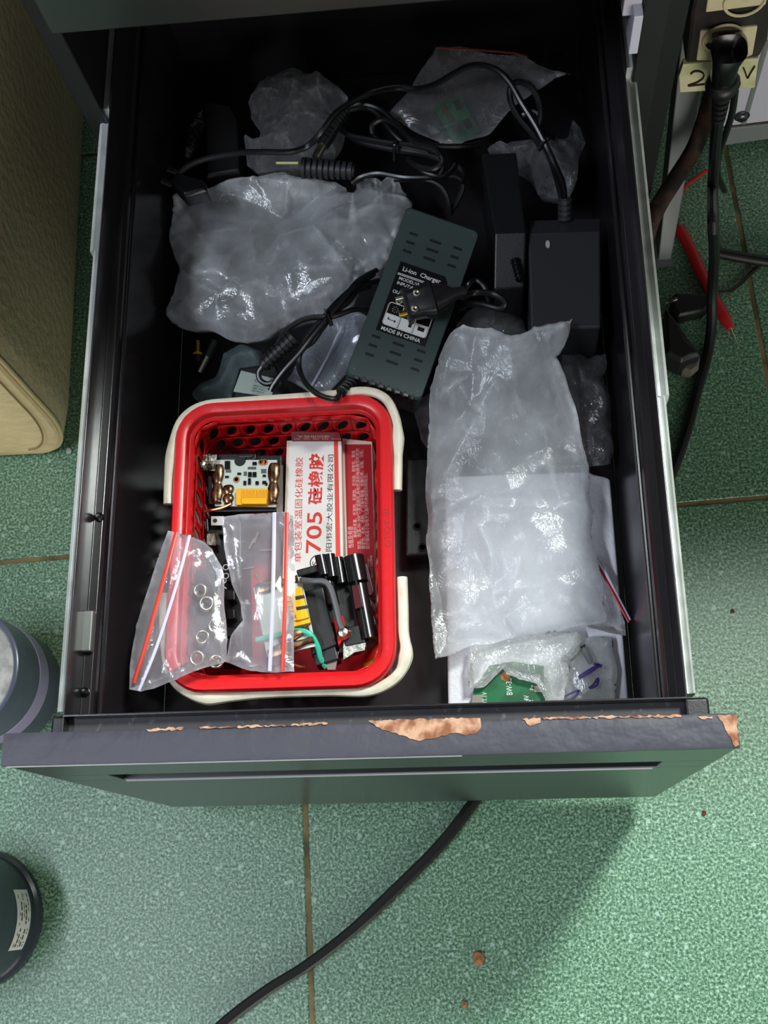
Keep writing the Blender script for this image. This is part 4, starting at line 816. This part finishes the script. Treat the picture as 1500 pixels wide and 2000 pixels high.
for k, (x, y) in enumerate(((-10, 5), (-2, -5), (9, 5), (9, -5), (-12, -6))): obj('chip', B(M).box(x-4, x+4, y-2.2, y+2.2, .6, 2.2), (BLACKG, NICKEL, BLACKG, NICKEL, BRASS)[k], gb, smooth=0)
sb = bag('plastic_bag', [(952,292),(1000,276),(1060,272),(1085,270),(1108,268),(1119,232),(1134,248),(1143,280),(1130,312),(1128,350),(1120,372),(1110,386),(1050,380),(1030,340),(985,310)], -138, FOILB,
    bulge=20, sag=40, amp=2.2, cell=15, step=1.6, seed=61, edge=10, wob=2, label='small shiny clear bag behind the wide power adapter', cat='bag')
bag('plastic_bag', [(352,300),(360,255),(380,220),(397,212),(402,240),(388,280),(375,305),(362,318)], -138, BLACKB, bulge=8, sag=50, amp=1.2, cell=16, step=2.5, seed=65, edge=8, label='small crumpled black bag in the back left corner', cat='bag')
bag('plastic_bag', [(880,668),(892,632),(915,608),(945,594),(985,592),(1004,584),(1001,604),(1022,628),(1030,655),(1010,690),(960,710),(905,700)], -166, film('smoky_film', .12, tint=(.8, .8, .8), bump=.4, bscale=80, hcol=(.6, .6, .58)),
    bulge=18, sag=26, amp=1.3, cell=18, step=2.2, seed=71, edge=12, wob=2, label='smoky crumpled bag under the top of the large milky bag', cat='bag')
bag('plastic_bag', [(1098,692),(1135,690),(1150,700),(1165,692),(1186,690),(1188,715),(1176,735),(1196,775),(1202,830),(1204,880),(1192,905),(1150,912),(1110,890),(1090,800),(1085,720)], -152, DARKB,
    bulge=16, sag=26, amp=1.4, cell=22, step=2.2, seed=81, edge=14, wob=2.5, label='dark smoky bag squeezed between the milky bag and right wall', cat='bag')
bag('plastic_bag', [(806,800),(820,782),(838,768),(860,780),(862,840),(858,885),(836,878),(822,858),(815,830)], -172, FOILB,
    bulge=8, sag=20, amp=1.4, cell=12, step=1.8, seed=91, edge=6, wob=1.5, label='crackly clear bag corner poking out left of the milky bag', cat='bag')
zl = bag('zip_bag', [(560,742),(610,660),(650,610),(690,600),(722,620),(700,680),(676,730),(640,770),(600,765)], -152, film('blue_zip_film', .2, hcol=(.72, .78, .9), bump=.15, bscale=40), bulge=4, sag=30, amp=.5, cell=26, step=2.8, seed=95, edge=10, wob=1, label='bluish clear zip bag beneath the charger lead', cat='bag')
strip('zip_track', [(606,762,-148),(640,700,-146),(668,640,-147)], 1.8, CLEARZ, zl)
bag('plastic_bag', [(376,772),(392,748),(420,735),(436,690),(470,672),(512,690),(520,715),(470,728),(452,775),(430,790),(395,792)], -152, TEALB, bulge=14, sag=40, amp=1.4, cell=13, step=2.0, seed=97, edge=10, wob=2, label='teal tinted crumpled bag behind the back left corner of the basket', cat='bag')

# ================================================================== FOAM BOARD and what lies on it
b = B(); out = xy([(876,1442),(1243,1442),(1236,1300),(1226,1130),(1218,985),(1213,958),(1206,944),(1196,934),(1180,930),(1160,926),(1150,920),(868,930)], -180); out = [(min(x, XR-1), max(y, 34)) for x, y in out]
fb = obj('foam_board', B().prism(out, -199.5, -180), FOAM, smooth=0, bevel=2.2, seg=3, label='white foam board lying on the drawer floor at the right', cat='foam board')
nt = FOAM.node_tree; v = nd(nt, 'ShaderNodeTexVoronoi', Scale=420.0); tc = nd(nt, 'ShaderNodeTexCoord'); bp = nd(nt, 'ShaderNodeBump', Strength=.3, Distance=.0008); bp.invert = True
nt.links.new(tc.outputs['Object'], v.inputs['Vector']); nt.links.new(v.outputs['Distance'], bp.inputs['Height']); nt.links.new(bp.outputs[0], nt.nodes['Principled BSDF'].inputs['Normal'])
ZG = -174
gp = root('circuit_board', at(985, 1360, -180), 'green battery circuit board with white lettering on the foam board', 'electronics')
b = B(); b.prism(xy([(921,1410),(925,1345),(956,1300),(1000,1292),(1062,1300),(1066,1410)], ZG), ZG-1.6, ZG); obj('board', b, PCBG, gp, smooth=0, bevel=.3)
for pl_ in ([(923,1358),(942,1357),(943,1378),(922,1378)], [(1043,1340),(1058,1340),(1058,1352),(1044,1352)], [(1044,1370),(1062,1370),(1062,1384),(1044,1384)]): obj('solder_pad', B().prism(xy(pl_, ZG), ZG, ZG+.6), NICKEL, gp, smooth=0)
b = B(); b.prism(xy([(944,1350),(956,1350),(956,1374),(944,1374)], ZG+.1), ZG, ZG+.1)
c = at(987, 1322, ZG); obj('copper_via', B(Matrix.Translation(c)).lathe([(3.4, 0), (3.4, .5), (2, 1), (.1, 1)], None, 10), mat('orange_part', (170, 100, 50), .5), gp)
b = B(); up_text(b, 'BW-3S', 1001, 1357, 999, 1325, ZG, 4.0); up_text(b, 'B+', 944, 1370, 944, 1358, ZG, 3.6); up_text(b, '11.1V', 951, 1372, 951, 1352, ZG, 3.2); up_text(b, 'P+', 1044, 1348, 1044, 1338, ZG, 3.2); up_text(b, '7.4V', 1034, 1376, 1033, 1358, ZG, 3.6); up_text(b, 'B2', 1041, 1380, 1041, 1367, ZG, 3.2)
obj('board_lettering', b, INKW, gp, smooth=0)
bag('plastic_bag', [(916,1262),(960,1246),(1020,1240),(1080,1236),(1130,1232),(1136,1250),(1130,1275),(1106,1292),(1112,1310),(1104,1345),(1102,1375),(1068,1374),(1058,1352),(1048,1336),(1015,1328),(990,1318),(982,1306),(965,1322),(945,1342),(915,1346),(912,1300)], -168, film('milky_film_thin', .16, hcol=(.9, .92, .86), bump=.3, bscale=60), bulge=7, sag=5, amp=1.0, cell=18, step=1.9, seed=101, edge=8, wob=1.5, floor=-173, label='thin open milky bag draped over the green circuit board', cat='bag')
mb = bag('plastic_bag', [(1110,1300),(1125,1262),(1150,1244),(1196,1244),(1198,1270),(1206,1310),(1200,1385),(1108,1388)], -173, film('grey_film', .34, hcol=(.62, .64, .63), bump=.1, bscale=30, gloss=1.0), bulge=4, sag=5, amp=.35, cell=30, step=2.6, seed=103, edge=8, wob=1, floor=-179, label='greyish bag with purple marker strokes on the foam board', cat='bag')
for pts, w_ in (([(1130,1324),(1150,1312),(1172,1298)], 3.4), ([(1160,1296),(1172,1300),(1176,1302)], 2.4), ([(1150,1344),(1160,1336),(1168,1325),(1166,1338),(1152,1345)], 1.8), ([(1102,1361),(1118,1353),(1131,1349),(1122,1362),(1108,1372)], 1.8)):
    b = B(); ribbon(b, [at(u, v, -165.2) for u, v in pts], w_); obj('marker_stroke', b, INKP, mb, smooth=0)
obj('barrel_plug', B().tube(path([(1138,1262,-174),(1144,1272,-174),(1150,1285,-174),(1155,1296,-174)]), lambda t: 3.4-1.4*t, 8), BLACKP, smooth=40, label='black barrel plug inside the bag with the purple marker strokes', cat='plug')
zr = bag('zip_bag', [(1120,1090),(1150,1080),(1163,1084),(1185,1112),(1248,1215),(1240,1228),(1226,1242),(1214,1240),(1190,1236),(1150,1226),(1115,1180)], -172, film('clear_zip_right', .14, hcol=(.86, .84, .88), bump=.12, bscale=40), bulge=2, sag=5, amp=.3, cell=26, step=2.4, seed=105, edge=8, wob=.9, floor=-179, label='clear zip bag with a dark red stripe under the milky bag', cat='bag')
strip('red_stripe', [(1158,1090,-168),(1178,1124,-167),(1204,1172,-167),(1228,1216,-169)], 2.0, mat('crimson_stripe', (176, 26, 50), .35), zr, z=1.5)
strip('zip_track', [(1165,1090,-168),(1186,1126,-167),(1209,1172,-168),(1230,1212,-169)], 1.8, CLEARZ, zr, z=1.2)

# ================================================================== ROUND THE CABINET
# leather stool: cushion with a rolled right edge and a seamed end
st = root('leather_stool', (-290, 620, -ZF), 'tan leather padded seat with a seamed rounded end, left of the cabinet', 'stool')
def sprof(r0, g): # outline in x,z seen from the front
    x1, z1, z0 = -117+g, 60+g, -379-g; out = []
    for k in range(9):
        a = math.radians(90-90*k/8); out.append((x1-70+70*math.cos(a), z1-70+70*math.sin(a)))
    out += [(x1+1, -100), (x1+1.5, -190), (x1+.5, -240)]
    for k in range(9):
        a = math.radians(-90*k/8); out.append((x1-36+36*math.cos(a), z0+95+95*math.sin(a)))
    out += [(-430, z0), (-440, z0+20), (-440, z1-70), (-420, z1-20), (-370, z1)]
    return out
rings = []
for y, g in ((344, -7), (341, -3), (343, -1), (347, -1.6), (350, .5), (380, 3), (600, 3), (880, 3), (905, -6)): rings.append([(x+1-(y-344)*.03, y, z) for x, z in sprof(0, g)])
obj('seat_cushion', B().loft([r[::-1] for r in rings[3:]]), LEATHER, st, smooth=50)
obj('end_panel', B().loft([[(x, y-1, z) for x, z in sprof(0, g)][::-1] for y, g in ((344, -9), (342, -3.5), (344, -1), (349, -1.5))]), LEATHERE, st, smooth=50)
obj('piping', B().tube([(x, 346.5, z) for x, z in sprof(0, -.5)][:21], 2.4, 8, smooth=2), LEATHERE, st)
obj('stitching', B().tube([(x, 341.4, z) for x, z in sprof(0, -13)][:21], .8, 6, smooth=2), mat('stitch', (150, 124, 82), .8), st)
b = B()
for x in (-420, -160):
    for y in (360, 880): b.box(x-12, x+12, y-12, y+12, -ZF, -378)
obj('foot', b, BLACKP, st, smooth=0, kind='stuff')
# pipe stubs
pc_ = root('pipe_stub', (-176, 111, -ZF), 'grey plastic pipe stub filled with concrete, left of the drawer front', 'pipe')
T = Matrix.Translation((-176, 111, -ZF))
obj('pipe_wall', B(T).lathe([(50, 0), (55, 0), (55, 96), (53.5, 97), (51, 97), (51, 92), (50, 92)], None, 64), PIPE, pc_, smooth=40)
obj('pale_band', B(T).lathe([(55, 31), (55.6, 31.3), (55.6, 50), (55, 50.3)], None, 64), PIPEB, pc_, smooth=30)
b = B(T); R_ = 14; vs = [(0, 0, 93)]; fs = []
for k in range(1, R_+1):
    for a in range(48): r_ = 51*k/R_; t_ = a*math.pi/24; x, y = r_*math.cos(t_), r_*math.sin(t_); vs.append((x, y, 93.5+noise.noise(Vector((x*.09, y*.09, 2)))*1.6+noise.noise(Vector((x*.3, y*.3, 5)))*.7))
for a in range(48): fs.append((0, 1+a, 1+(a+1)%48))
for k in range(R_-1):
    for a in range(48): i0 = 1+k*48; fs.append((i0+a, i0+48+a, i0+48+(a+1)%48, i0+(a+1)%48))
b.add(vs, fs); obj('concrete_fill', b, CONC, pc_, smooth=60)
pd = root('plastic_pipe', (-179, -88, -ZF), 'dark round plastic pipe with a white printed sticker, at the lower left edge', 'pipe')
T = Matrix.Translation((-179, -88, -ZF))
obj('pipe_wall', B(T).lathe([(.1, 0), (58, 0), (58.4, 3), (57.6, 7), (54.5, 8.5), (54, 12), (54, 80), (53, 84), (49, 87), (.1, 88)], None, 64), PIPED, pd, smooth=30)
b = B(T); n_ = 14; vs = []
for z_ in (18, 46):
    for k in range(n_+1): a = math.radians(-26+52*k/n_); vs.append((54.3*math.cos(a), 54.3*math.sin(a), z_))
b.add(vs, [(k, k+1, n_+2+k, n_+1+k) for k in range(n_)]); sk = obj('sticker', b, STICKER, pd, smooth=60)
b = B(T); rn = random.Random(4)
for row, z_ in enumerate((22, 26.5, 31, 35.5, 40)):
    a = -23
    while a < 20:
        w_ = rn.uniform(1.2, 3.4) if row not in (1, 3) else rn.uniform(2.4, 4.2); hh = 1.1 if row not in (1, 3) else 2.0
        if rn.random() < .7:
            q = [(54.5*math.cos(math.radians(t)), 54.5*math.sin(math.radians(t))) for t in (a, a+w_*.5, a+w_)]
            b.add([(x, y, z_) for x, y in q]+[(x, y, z_+hh) for x, y in q], [(0, 1, 4, 3), (1, 2, 5, 4)])
        a += w_+rn.uniform(.6, 2.2)
obj('sticker_print', b, INKK, sk, smooth=0)
# floor cable: from the power strip's plug down behind the drawer and out under the front
YS = 560
sp = root('power_strip', aty(1410, 60, YS), 'black power strip with cream sockets hanging upright at upper right', 'power strip')
def ys(u, v, y=YS): return aty(u, v, y)
def plate(pts, y, th): # slab facing -y from pixel corners on the plane y
    q = [aty(u, v, y) for u, v in pts]; n = len(q); b = B(); b.add(q+[p+Vector((0, th, 0)) for p in q], [tuple(range(n)), tuple(range(2*n-1, n-1, -1))]+[(i, i+n, (i+1)%n+n, (i+1)%n) for i in range(n)]); return b
obj('case', plate([(1338,125),(1350,20),(1362,-40),(1512,-60),(1500,80),(1484,113)], YS, 38), SHELL, sp, smooth=0, bevel=3)
for pl_ in ([(1360,119),(1368,62),(1480,52),(1470,108),(1440,119)], [(1378,25),(1384,-15),(1500,-25),(1496,10)]):
    obj('socket_plate', plate(pl_, YS-2, 4), SOCK, sp, smooth=0, bevel=1)
c = ys(1412, 76, YS-2.5); sc_ = obj('socket_ring', B(frame(c, (1,0,0), up=(0,-1,0))).tube([(15*math.cos(a), 15*math.sin(a), 0) for a in [k*math.pi/12 for k in range(24)]], 1.2, 6, closed=True, smooth=1), SOCK, sp)
c = ys(1455, 2, YS-2.5); obj('socket_ring', B(frame(c, (1,0,0), up=(0,-1,0))).tube([(15*math.cos(a), 15*math.sin(a), 0) for a in [k*math.pi/12 for k in range(24)]], 1.2, 6, closed=True, smooth=1), SOCK, sp)
c = ys(1383, 92, YS-2.3); obj('socket_hole', B(frame(c, (1,0,0), up=(0,-1,0))).lathe([(3.6, 0), (3.6, .3), (.1, .3)], Matrix.Diagonal((.8, 1.3, 1, 1)), 12), INKK, sp)
tp = obj('tape_label', plate([(1326,150),(1334,126),(1482,114),(1474,172),(1328,181)], YS-1, 6), TAPE, sp, smooth=0, bevel=.6)
YT = YS-1.6
for pts in ([(1349,144),(1356,139),(1366,139),(1374,144),(1373,152),(1362,160),(1344,167),(1358,166),(1376,164)], [(1388,144),(1394,138),(1402,139),(1405,146),(1398,156),(1386,166),(1396,166),(1408,164)], [(1422,138),(1414,146),(1414,158),(1422,165),(1430,158),(1430,146),(1422,138)], [(1452,132),(1456,142),(1460,152),(1466,142),(1474,129)]):
    obj('marker_stroke', B().tube([aty(u, v, YT) for u, v in pts], 1.3, 6, flat=.5), mat('dark_marker', (48, 22, 28), .6), tp)
# plug in the strip with its boot and cord
pg = root('power_plug', ys(1425, 120, YS-25), 'black moulded power plug pushed into the cream socket', 'plug')
b = B(); secs = [((1420,75),-6,12,8),((1424,86),-16,14,11),((1424,96),-25,14,12),((1418,115),-28,11,11),((1413,140),-27,10,9.5),((1411,157),-25,9.5,9)]
rings = []
for (u, v), dy, w_, d_ in secs:
    c = ys(u, v, YS+dy); rings.append([(c.x+w_*math.copysign(abs(math.cos(a))**.7, math.cos(a)), c.y+d_*math.copysign(abs(math.sin(a))**.7, math.sin(a)), c.z+.15*d_*math.sin(a)) for a in [k*math.pi/10 for k in range(20)]])
obj('plug_body', B().loft(rings), BLACKG, pg, smooth=50)
c0, c1 = ys(1411,155,YS-25), ys(1412,178,YS-24); b = B(); b.tube([c0, c0.lerp(c1,.3), c0.lerp(c1,.7), c1], lambda t: 10+4*math.sin(min(1, t*1.3)*math.pi), 14, smooth=3); obj('collar', b, BLACKP, pg, smooth=50)
b = B(); boot(b, ys(1411,172,YS-24), ys(1402,238,YS-26), 8.2, 5.4, 6); obj('strain_relief', b, BLACKP, pg, smooth=30)
crd = [ys(1402,236,YS-26), ys(1396,300,YS-30), ys(1392,370,YS-34)]+path([(1393,440,-230),(1395,500,-290),(1391,570,-340),(1389,640,-368),(1380,700,-377),(1360,770,-377),(1342,840,-377),(1310,930,-377),(1240,1080,-377),(1120,1300,-377),(1020,1440,-377),(925,1567,-377),(860,1650,-377),(770,1740,-377),(690,1815,-377),(600,1885,-377),(520,1935,-377),(435,2000,-377),(380,2060,-377)])
obj('cord', B().tube(crd, lambda t: 5.0 if t < .8 else 4.6, 10), CABLE, pg)
obj('cord', B().tube([ys(1436,178,YS-20), ys(1430,220,YS-22), ys(1418,260,YS-22), ys(1404,300,YS-20), ys(1402,340,YS-10), ys(1415,372,YS)], 3.0, 8), CABLE, pg)
# metal equipment box standing behind, pale grey desk leg, pipe
YP = 640
bx = root('equipment_box', aty(1450, 290, YP), 'pale sheet metal equipment box with a screw, behind the power strip', 'box')
obj('front_plate', plate([(1398,250),(1420,-60),(1640,-80),(1640,212),(1500,238)], YP, 200), WHITEM, bx, smooth=0, bevel=1)
obj('bottom_flange', plate([(1390,288),(1398,254),(1500,243),(1640,222),(1640,252),(1500,272)], YP-3, 200), GREYM, bx, smooth=0, bevel=1)
obj('shadow_gap', plate([(1398,254),(1398,250),(1500,238),(1640,214),(1640,218),(1500,243)], YP-1, 2), RUST, bx, smooth=0)
c = aty(1449, 226, YP); d = B(frame(c, (1,0,0), up=(0,-1,0))); d.lathe([(7.5, 0), (7.5, 1), (5.5, 1.4), (5, 4), (3.4, 5), (.1, 5.2)], None, 18); sw_ = obj('screw', d, mat('dark_screw', (90, 94, 96), .3, .9), bx, smooth=40)
b = B(frame(c, (1,0,0), up=(0,-1,0))); b.box(-3.2, 3.2, -.5, .5, 5, 5.5); b.box(-.5, .5, -3.2, 3.2, 5, 5.5); obj('screw_cross', b, INKK, sw_, smooth=0)
b = B(frame(aty(1470, 180, YP), aty(1500, 75, YP)-aty(1460, 215, YP), up=(0,-1,0))); b.tube([(-60, 0, 0), (70, 0, 0)], 2.6, 6, smooth=0, flat=.4); obj('pressed_rib', b, GREYM, bx)
lg = root('desk_leg', at(1298, 520, -ZF), 'pale grey flat steel desk leg between the cabinet and the power strip', 'leg')
la, lb_ = aty(1366, 40, 628), at(1297, 515, -ZF); b = B(); M = None
def bar(p, q, w0, w1, th):
    b = B(); b.add([(p.x-w0, p.y, p.z), (p.x+w0, p.y, p.z), (p.x+w0, p.y+th, p.z), (p.x-w0, p.y+th, p.z), (q.x-w1, q.y, q.z), (q.x+w1, q.y, q.z), (q.x+w1, q.y+th, q.z), (q.x-w1, q.y+th, q.z)], [(0,1,2,3),(7,6,5,4),(0,4,5,1),(1,5,6,2),(2,6,7,3),(3,7,4,0)]); return b
obj('leg_plate', bar(la, lb_, 13, 6, 26), GREYM, lg, smooth=0, bevel=1)
obj('foot_plate', B().box(lb_.x-8, lb_.x+8, lb_.y-4, lb_.y+34, -ZF, -ZF+4), GREYM, lg, smooth=0)
obj('curved_pipe', B().tube([ys(1392,180,585), ys(1378,230,570), ys(1356,290,552), ys(1322,345,530), ys(1292,392,505), ys(1272,432,480)]+path([(1262,470,-374)]), 7.5, 14), RUST, smooth=50, label='rusty black curved pipe in front of the pale steel leg', cat='pipe')
ck = root('upright_post', at(1290, 300, -ZF), 'black painted upright post beside the cabinet', 'post')
pa, pb = aty(1292, -20, 480), at(1282, 290, -ZF); pa.x = max(pa.x, 418); pa.y = 505; obj('post', bar(pa, Vector((pa.x+2, pa.y, -ZF)), 10, 10, 18), STEELM, ck, smooth=0, bevel=1)
# probes and bits on the floor at right
rp = root('test_probe', at(1376, 540, -ZF), 'red test probe with a bare needle tip on the floor', 'test probe')
obj('handle', B().tube(path([(1326,446,-374),(1345,480,-374),(1370,535,-374),(1395,585,-375),(1412,615,-376),(1427,642,-377)]), lambda t: 5.6 if t < .85 else 5.6-14*(t-.85), 12), REDP, rp)
obj('needle_tip', B().tube(path([(1426,640,-377),(1441,674,-380)]), lambda t: 1.3-.8*t, 8, smooth=0), NICKEL, rp)
obj('wire', B().tube(path([(1326,446,-374),(1318,420,-376),(1335,370,-378),(1356,350,-378),(1380,333,-378)]), 2.0, 8), REDP, rp)
bp_ = root('test_probe', at(1455, 505, -ZF), 'black test probe at the right edge with a thin lead', 'test probe')
obj('handle', B().tube(path([(1404,494,-374),(1440,501,-374),(1500,511,-374),(1540,517,-374)]), 5.4, 12), BLACKP, bp_)
obj('wire', B().tube(path([(1490,514,-378),(1470,530,-379),(1448,552,-379),(1425,568,-379),(1405,571,-379)]), 2.0, 8), CABLE, bp_)
cp = root('test_clip', at(1345, 590, -ZF), 'black test clip lying beside the red probe', 'clip')
obj('clip_body', B().prism(xy([(1313,578),(1320,570),(1385,573),(1392,592),(1375,606),(1325,616),(1312,604)], -364), -381, -364, ch=3), BLACKP, cp, smooth=30, bevel=1)
obj('clip_jaw', B().tube(path([(1322,582,-362),(1306,590,-366),(1300,594,-370)]), 2.0, 8), NICKEL, cp)
wf = root('rubber_wedge', at(1335, 660, -ZF), 'black wedge shaped block with a worn grey end, right of the drawer', 'wedge')
obj('wedge', B().prism(xy([(1300,600),(1320,622),(1345,660),(1370,692),(1350,698),(1332,706),(1300,690)], -350), -381, -350, ch=4), STEELM, wf, smooth=30, bevel=1.5)
obj('worn_end', B().prism(xy([(1330,708),(1342,698),(1368,691),(1366,716),(1350,728),(1334,722)], -366), -381.5, -366, ch=3), mat('worn_grey_rubber', (96, 92, 80), .9, bump=.8, bscale=120), wf, smooth=0)
def crumb(u, v, r_, m, label):
    c = at(u, v, -ZF+r_*.5); rn = random.Random(u); b = B(); vs = []; fs = []
    for i in range(5):
        for k in range(8):
            th = math.pi*i/4; ph = k*math.pi/4; rr = r_*rn.uniform(.75, 1.15); vs.append((c.x+rr*math.sin(th)*math.cos(ph), c.y+rr*math.sin(th)*math.sin(ph)*1.2, c.z+rr*.5*math.cos(th)))
    for i in range(4):
        for k in range(8): fs.append((i*8+k, (i+1)*8+k, (i+1)*8+(k+1)%8, i*8+(k+1)%8))
    b.add(vs, fs); obj('crumb', b, m, smooth=0, label=label, cat='crumb')
crumb(934, 1871, 5.2, DIRT, 'largest tan crumb on the floor below the drawer front')
crumb(908, 1962, 2.8, DIRT, 'small tan crumb near the bottom edge of the floor')
crumb(1375, 1588, 2.0, REDDIRT, 'tiny reddish crumb on the floor right of the drawer front')
crumb(1431, 1193, 1.8, REDDIRT, 'tiny reddish crumb on the floor right of the slide rail')
crumb(135, 880, 3.2, mat('pale_glint', (190, 196, 186), .8), 'pale glint on the floor by the end of the leather seat')  # white glint on the floor, built as a pale grain
